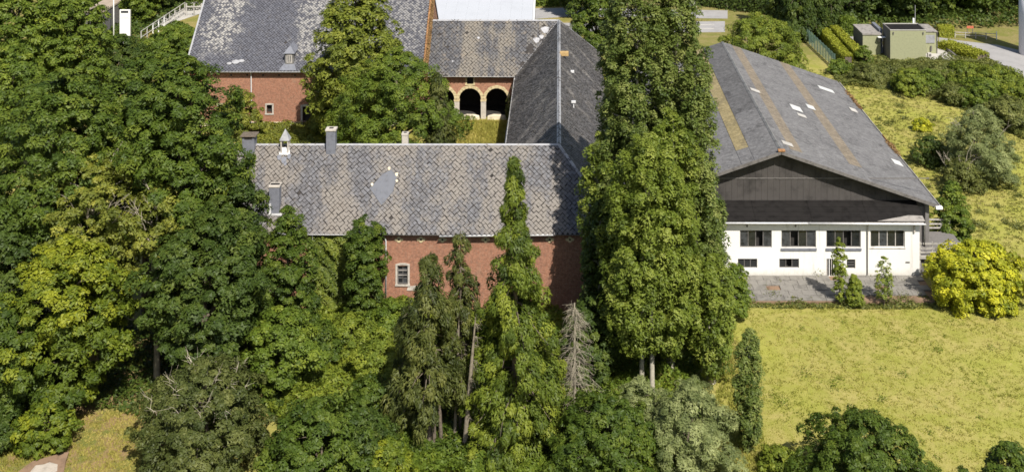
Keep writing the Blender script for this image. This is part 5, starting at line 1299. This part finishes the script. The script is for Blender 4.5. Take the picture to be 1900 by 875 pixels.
# --- far trees along the top
FT = 'trees along the far edge'
rf = random.Random(77)
far = [(1452, 168, 14, 3.0, 'c'), (1478, 164, 13, 3.2, 'c'), (1508, 166, 12, 3.0, 'c'), (1540, 170, 11, 3.4, 'c'), (1575, 176, 13, 4.5, 'b'), (1625, 180, 15, 5.0, 'b'), (1672, 176, 14, 4.8, 'b'), (1722, 178, 15, 5.0, 'b'),
       (1770, 182, 15, 5.0, 'b'), (1815, 179, 14, 4.6, 'b'), (1862, 184, 16, 5.2, 'b'), (1905, 188, 15, 5.0, 'b')]
farlab = ['dark conifer at the left end of the far row', 'second dark conifer of the far row', 'third dark conifer of the far row, behind the mesh fence', 'conifer above the clipped hedges in the far row', 'far tree left of the substation roof', 'far tree above the low substation box', 'far tree straight behind the green block',
          'far tree behind the antenna mast', 'far tree right of the antenna mast', 'far tree above the guard rail', 'far tree above the white end post', 'far tree at the top right corner']
for i, ((px, d, h, rr, kk), lb) in enumerate(zip(far, farlab)):
    if kk == 'c': C_('far_conifer', lb, wx(px, d), d, .4, h, rr, M['ash_dark'], seed=130 + i, L=.42, cr=.6, whorl=.8, kb=8, power=.6, trunk=.2, group=FT, cover=.55)
    else: B('far_tree', lb, wx(px, d), d, .5, h, rr, M['ash' if i % 2 else 'ash_dark'], 'tall', L=.5, cr=.95, cover=.5, seed=130 + i, trunk=.28, group=FT, limbs=8)
hedge('roadside_hedge', 'dark leafy hedge along the road at the top centre', (wx(985, 186), 186), (wx(1075, 186), 186), 3.0, 2.6, M['green'], 151, 5000, .34, rough=.3)
hedge('roadside_hedge', 'dark mixed hedge behind the road right of the poplars', (wx(1293, 187), 187), (wx(1470, 178), 178), 3.0, 3.2, M['ash_dark'], 152, 10000, .34, rough=.4)
B('shrub', 'yellow flowering bush in the hedge at the top centre', wx(1378, 188), 188, .2, 4.6, 1.5, M['yflower'], 'dome', L=.3, cr=.5, seed=153, trunk=.06, cat='shrub')
B('far_tree', 'garden tree left of the garden house', wx(1318, 191), 191, .5, 8, 2.6, M['green'], 'round', L=.4, cr=.8, seed=154, trunk=.18, group=FT)
B('far_tree', 'garden tree right of the yellow flowering bush', wx(1425, 190), 190, .5, 7, 3.0, M['ash_dark'], 'round', L=.4, cr=.8, seed=155, trunk=.18, group=FT)
B('far_tree', 'tree at the roadside behind the north wing', wx(1068, 178), 178, .5, 10, 3.2, M['ash_dark'], 'round', L=.4, cr=.8, seed=156, trunk=.2, group=FT)
# --- top left
B('broadleaf_tree', 'tree in the upper left corner', wx(35, 122), 122, 4, 19.5, 5.0, M['green'], 'round', L=.42, cr=.85, seed=161, trunk=.3)
B('broadleaf_tree', 'tree in the upper left beside the white pole', wx(125, 126), 126, 3, 17.0, 4.8, M['green'], 'round', L=.42, cr=.85, seed=162, trunk=.3)
B('broadleaf_tree', 'low leafy tree at the left border behind the tall ash', wx(25, 112), 112, 3, 13.4, 4.0, M['green'], 'round', L=.42, cr=.8, seed=163, trunk=.26)
B('shrub', 'dark evergreen shrub below the white sign', wx(225, 138), 138, .8, 7.8, 3.6, M['ash_dark'], 'dome', L=.34, cr=.75, seed=164, trunk=.14, cat='shrub', stems=3)
B('shrub', 'green shrub below the white railing left of the barn', wx(322, 150), 150, .3, 6.0, 4.6, M['green'], 'dome', L=.34, cr=.75, seed=165, trunk=.12, cat='shrub', stems=3)
B('far_tree', 'dark tree with lit branch right of the white sign', wx(258, 172), 172, .6, 14, 3.0, M['green'], 'tall', L=.5, cr=.95, seed=166, trunk=.24, group=FT)
B('far_tree', 'shady tree behind the white railing', wx(300, 182), 182, .6, 15, 4.2, M['ash_dark'], 'tall', L=.5, cr=.95, seed=167, trunk=.3, group=FT)
B('far_tree', 'shady tree left of the barn roof edge at the top', wx(352, 190), 190, .6, 15, 4.6, M['ash_dark'], 'tall', L=.5, cr=.95, seed=168, trunk=.3, group=FT)
B('far_tree', 'tree behind the beige flat roof', wx(170, 178), 178, 1.0, 13, 4.5, M['green'], 'tall', L=.5, cr=.95, seed=169, trunk=.28, group=FT)
# --- ivy
rng = np.random.default_rng(201); n = 5200
ix = rng.uniform(-19.0, -14.6, n); iz = rng.uniform(.2, 5.75, n); bulge = .25 + .22 * np.sin(ix * 2.6) * np.sin(iz * 2.3) + .15 * np.sin(ix * 5.1 + iz * 4.3)
iv_ = leaf_object('ivy', np.stack([ix, 86.3 - np.abs(bulge) * rng.random(n), iz], -1), unit(np.stack([rng.normal(0, .4, n), -np.ones(n), .55 + rng.normal(0, .35, n)], -1)), .24 * rng.uniform(.7, 1.3, n), .19, .5 + .2 * np.sin(ix * 1.7 + iz) + rng.normal(0, .16, n), M['ivy'], None, rng)
tag(iv_, 'bright ivy covering the brick wall below the slate eave', 'ivy')
n = 4200; t_ = rng.random(n); yy = 124.6 + 8.0 * t_; zz = BE + (yy - BY0) * KB + .1 - rng.random(n) ** 1.5 * 2.4
cr_ = leaf_object('creeper', np.stack([np.full(n, BX1 - .02) + .3 * rng.random(n), yy, zz], -1), unit(np.stack([np.ones(n), rng.normal(-.5, .4, n), .4 + rng.normal(0, .4, n)], -1)), .24 * rng.uniform(.7, 1.3, n), .16, .5 + rng.normal(0, .2, n), M['rust_ivy'], None, rng)
tag(cr_, 'withered brown creeper on the barn gable above the arcade roof', 'creeper')
n = 700; yy = np.concatenate([rng.normal(105.5, .8, n // 2), rng.uniform(116.5, 122.5, n - n // 2)])
gx_ = HX + 12.85 + rng.normal(0, .12, n); zz = HZ - HS * 12.85 + rng.random(n) * .25
gw = leaf_object('gutter_weeds', np.stack([gx_, yy, zz], -1), unit(rng.normal(size=(n, 3)) + np.array([0, -.6, .6])), .24 * rng.uniform(.7, 1.3, n), .1, .45 + rng.normal(0, .2, n), M['rust_ivy'], None, rng)
tag(gw, 'dry weeds growing in the riding hall gutter', 'weeds', kind='stuff')
# --- ground cover
cover_field('brambles', 'bramble thicket covering the bank below the brick wall', [gpt(*p) for p in ((500, 700), (560, 640), (590, 585), (700, 570), (760, 560), (900, 585), (1110, 590), (1110, 640), (1040, 700), (960, 720), (760, 800), (690, 800), (520, 800), (490, 760))], M['bramble'], 48000, mound(.42, .75, .4, .75), .24, 211)
cover_field('brambles', 'bramble carpet in front of the conifers at the bottom', [gpt(*p) for p in ((640, 800), (760, 800), (880, 835), (1060, 825), (1130, 800), (1130, 890), (640, 890))], M['green'], 17000, mound(.25, .9, 1.4, .5), .22, 212)
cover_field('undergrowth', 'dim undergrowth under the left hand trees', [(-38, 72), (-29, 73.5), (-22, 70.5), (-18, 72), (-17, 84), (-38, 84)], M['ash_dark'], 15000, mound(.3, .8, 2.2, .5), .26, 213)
cover_field('undergrowth', 'undergrowth around the feet of the poplars', [(1.5, 70), (9.0, 71), (9.8, 78), (13.0, 86), (1.5, 85.8)], M['green'], 16000, mound(.3, .8, 3.1, .5), .24, 214)
cover_field('bank_scrub', 'rough scrub covering the bank before the substation', [gpt(*p) for p in ((1540, 135), (1580, 112), (1660, 114), (1780, 112), (1830, 112), (1868, 132), (1905, 150), (1990, 175), (1990, 270), (1900, 260), (1830, 225), (1740, 185), (1650, 168), (1560, 160))], M['scrub'], 42000, mound(.4, .55, .9, .5), .26, 215)
cover_field('yard_weeds', 'yellow green weeds in the yard before the barn', [(-32.5, 117), (-24, 117), (-24, 124), (-32.5, 124)], M['wilted'], 9000, mound(.3, 1.1, .2, .6), .22, 216)
cover_field('terrace_weeds', 'brown and green weeds along the terrace front edge', [(12.5, 86.6), (29.6, 86.4), (29.8, 88.0), (22.5, 88.2), (12.5, 87.5)], M['scrub'], 4200, mound(.16, 1.6, .7, .14), .16, 217)
grass_blades('meadow_grass', 'dry yellow green meadow grass in front of the terrace', [(11.8, 60), (40, 60), (56, 78), (56, 87), (30, 87), (13.6, 86.6), (11.8, 80)], M['grassblade'], 105000, .08, 221, .045)
grass_blades('slope_grass', 'long dry grass on the slope right of the riding hall', [(31.8, 92), (34, 86), (56, 86), (74, 108), (74, 135), (46, 146), (30, 150), (29, 128), (31.8, 126)], M['drygrass'], 105000, .15, 222, .06)
grass_blades('yard_grass', 'rough grass of the inner yard before the arches', [(-13, 97), (-5.2, 97), (-5.2, 126), (-13, 126)], M['yardgrass'], 40000, .28, 223, .05)
grass_blades('path_grass', 'short grass at the lower left corner', [(-36, 64), (-19, 64), (-19, 71), (-27, 74), (-36, 72)], M['yardgrass'], 36000, .12, 224, .035)
grass_blades('verge_grass', 'grass strip between poplars and slender young poplar', [(9.5, 66), (12.6, 66), (13.0, 85), (11.5, 85)], M['grassblade'], 10000, .2, 225, .04)

# scattered weeds in the meadow, dark growth at the far edges
def tufts(name, label, spots, mat, seed, per=60, L=.13):
    rng = np.random.default_rng(seed); cs = []
    for x, y, r, h in spots:
        k = int(per * (r / .4) ** 1.3); a = rng.normal(0, r * .5, (k, 2)); cs.append(np.stack([x + a[:, 0], y + a[:, 1] * 1.2, gz(x, y) + rng.random(k) * h], -1))
    C = np.concatenate(cs); n = len(C)
    o = leaf_object(name, C, unit(rng.normal(size=(n, 3)) + np.array([0, 0, .9])), L * rng.uniform(.7, 1.4, n), L * .5, .5 + rng.normal(0, .2, n), mat, None, rng)
    tag(o, label, kind='stuff')
rw = np.random.default_rng(301)
sp = [(rw.uniform(13.5, 36), rw.uniform(66, 86), rw.uniform(.12, .35), rw.uniform(.1, .25)) for _ in range(26)]
sp += [(*gpt(1735, 648), .6, .3), (*gpt(1840, 645), .4, .25), (*gpt(1440, 742), .7, .35), (*gpt(1455, 750), .5, .3), (*gpt(1490, 690), .9, .2), (*gpt(1545, 715), .7, .2), (*gpt(1560, 708), .5, .2), (*gpt(1672, 695), .35, .3), (*gpt(1680, 697), .3, .3), (*gpt(1636, 744), .4, .3)]
tufts('meadow_weeds', 'dark green weed tufts dotted over the meadow', sp, M['bramble'], 302, 40)
sp = [(rw.uniform(33, 46), rw.uniform(97, 135), rw.uniform(.3, .9), rw.uniform(.2, .5)) for _ in range(45)]
tufts('slope_weeds', 'tufts of dry brush on the slope right of the riding hall', sp, M['scrub'], 303, 70, .2)
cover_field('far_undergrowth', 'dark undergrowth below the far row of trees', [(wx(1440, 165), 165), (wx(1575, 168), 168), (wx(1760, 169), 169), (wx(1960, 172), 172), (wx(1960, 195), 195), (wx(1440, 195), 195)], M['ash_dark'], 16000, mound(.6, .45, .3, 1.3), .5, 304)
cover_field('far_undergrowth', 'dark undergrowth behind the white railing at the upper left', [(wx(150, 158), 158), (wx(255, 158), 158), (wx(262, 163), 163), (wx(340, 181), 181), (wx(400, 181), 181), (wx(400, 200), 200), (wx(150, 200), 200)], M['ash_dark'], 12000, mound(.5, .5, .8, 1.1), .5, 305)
cover_field('far_undergrowth', 'green undergrowth between railing and barn', [(wx(262, 157), 157), (wx(275, 160), 160), (wx(335, 172), 172), (wx(372, 165), 165), (wx(372, 146), 146), (wx(250, 146), 146)], M['green'], 9000, mound(.5, .5, 1.8, 1.0), .4, 306)

sp = [(rw.uniform(13.5, 29), rw.uniform(87.4, 91.2), rw.uniform(.1, .3), rw.uniform(.25, .45)) for _ in range(26)] + [(*gpt(1428, 545, .3), .45, .6), (*gpt(1440, 548, .3), .4, .6), (*gpt(1680, 555, .2), .8, .7), (*gpt(1650, 556, .2), .6, .6), (*gpt(1525, 512, .3), .25, .9), (*gpt(1512, 512, .3), .2, .8)]
tufts('terrace_tufts', 'withered tufts in the joints of the slab terrace', sp, M['scrub'], 307, 40, .13)

cover_field('undergrowth', 'shaded undergrowth around the feet of the conifers and the dead spruce', [(-11.5, 68.6), (3.0, 68.6), (3.0, 80), (-4, 80), (-11.5, 74)], M['green_dimmed'], 15000, mound(.25, .9, 2.7, .45), .22, 308)

for i, (px, py, rr, hh, mt, lb) in enumerate(((650, 650, 2.0, 2.6, 'bramble', 'rounded bush in the middle of the bramble bank'), (725, 615, 1.9, 2.4, 'green', 'bush on the bank just below the barred window'), (590, 670, 1.7, 2.8, 'green_dimmed', 'dark bush at the left edge of the bramble bank'),
        (700, 700, 2.1, 2.5, 'bramble', 'wide low bush halfway down the bramble bank'), (690, 775, 1.8, 2.6, 'green_dimmed', 'bush behind the yellowish bush at the bottom'), (1105, 640, 1.5, 3.2, 'green_dimmed', 'dark bush right behind the dead spruce'), (990, 640, 1.5, 2.6, 'green', 'bush between spruce and brick wall'))):
    x, y = gpt(px, py)
    B('shrub', lb, x, y, .05, hh, rr, M[mt], 'dome', L=.26, cr=.55, cover=.5, seed=320 + i, trunk=.05, cat='shrub', stems=3, limbs=8, group='bushes on the bramble bank')
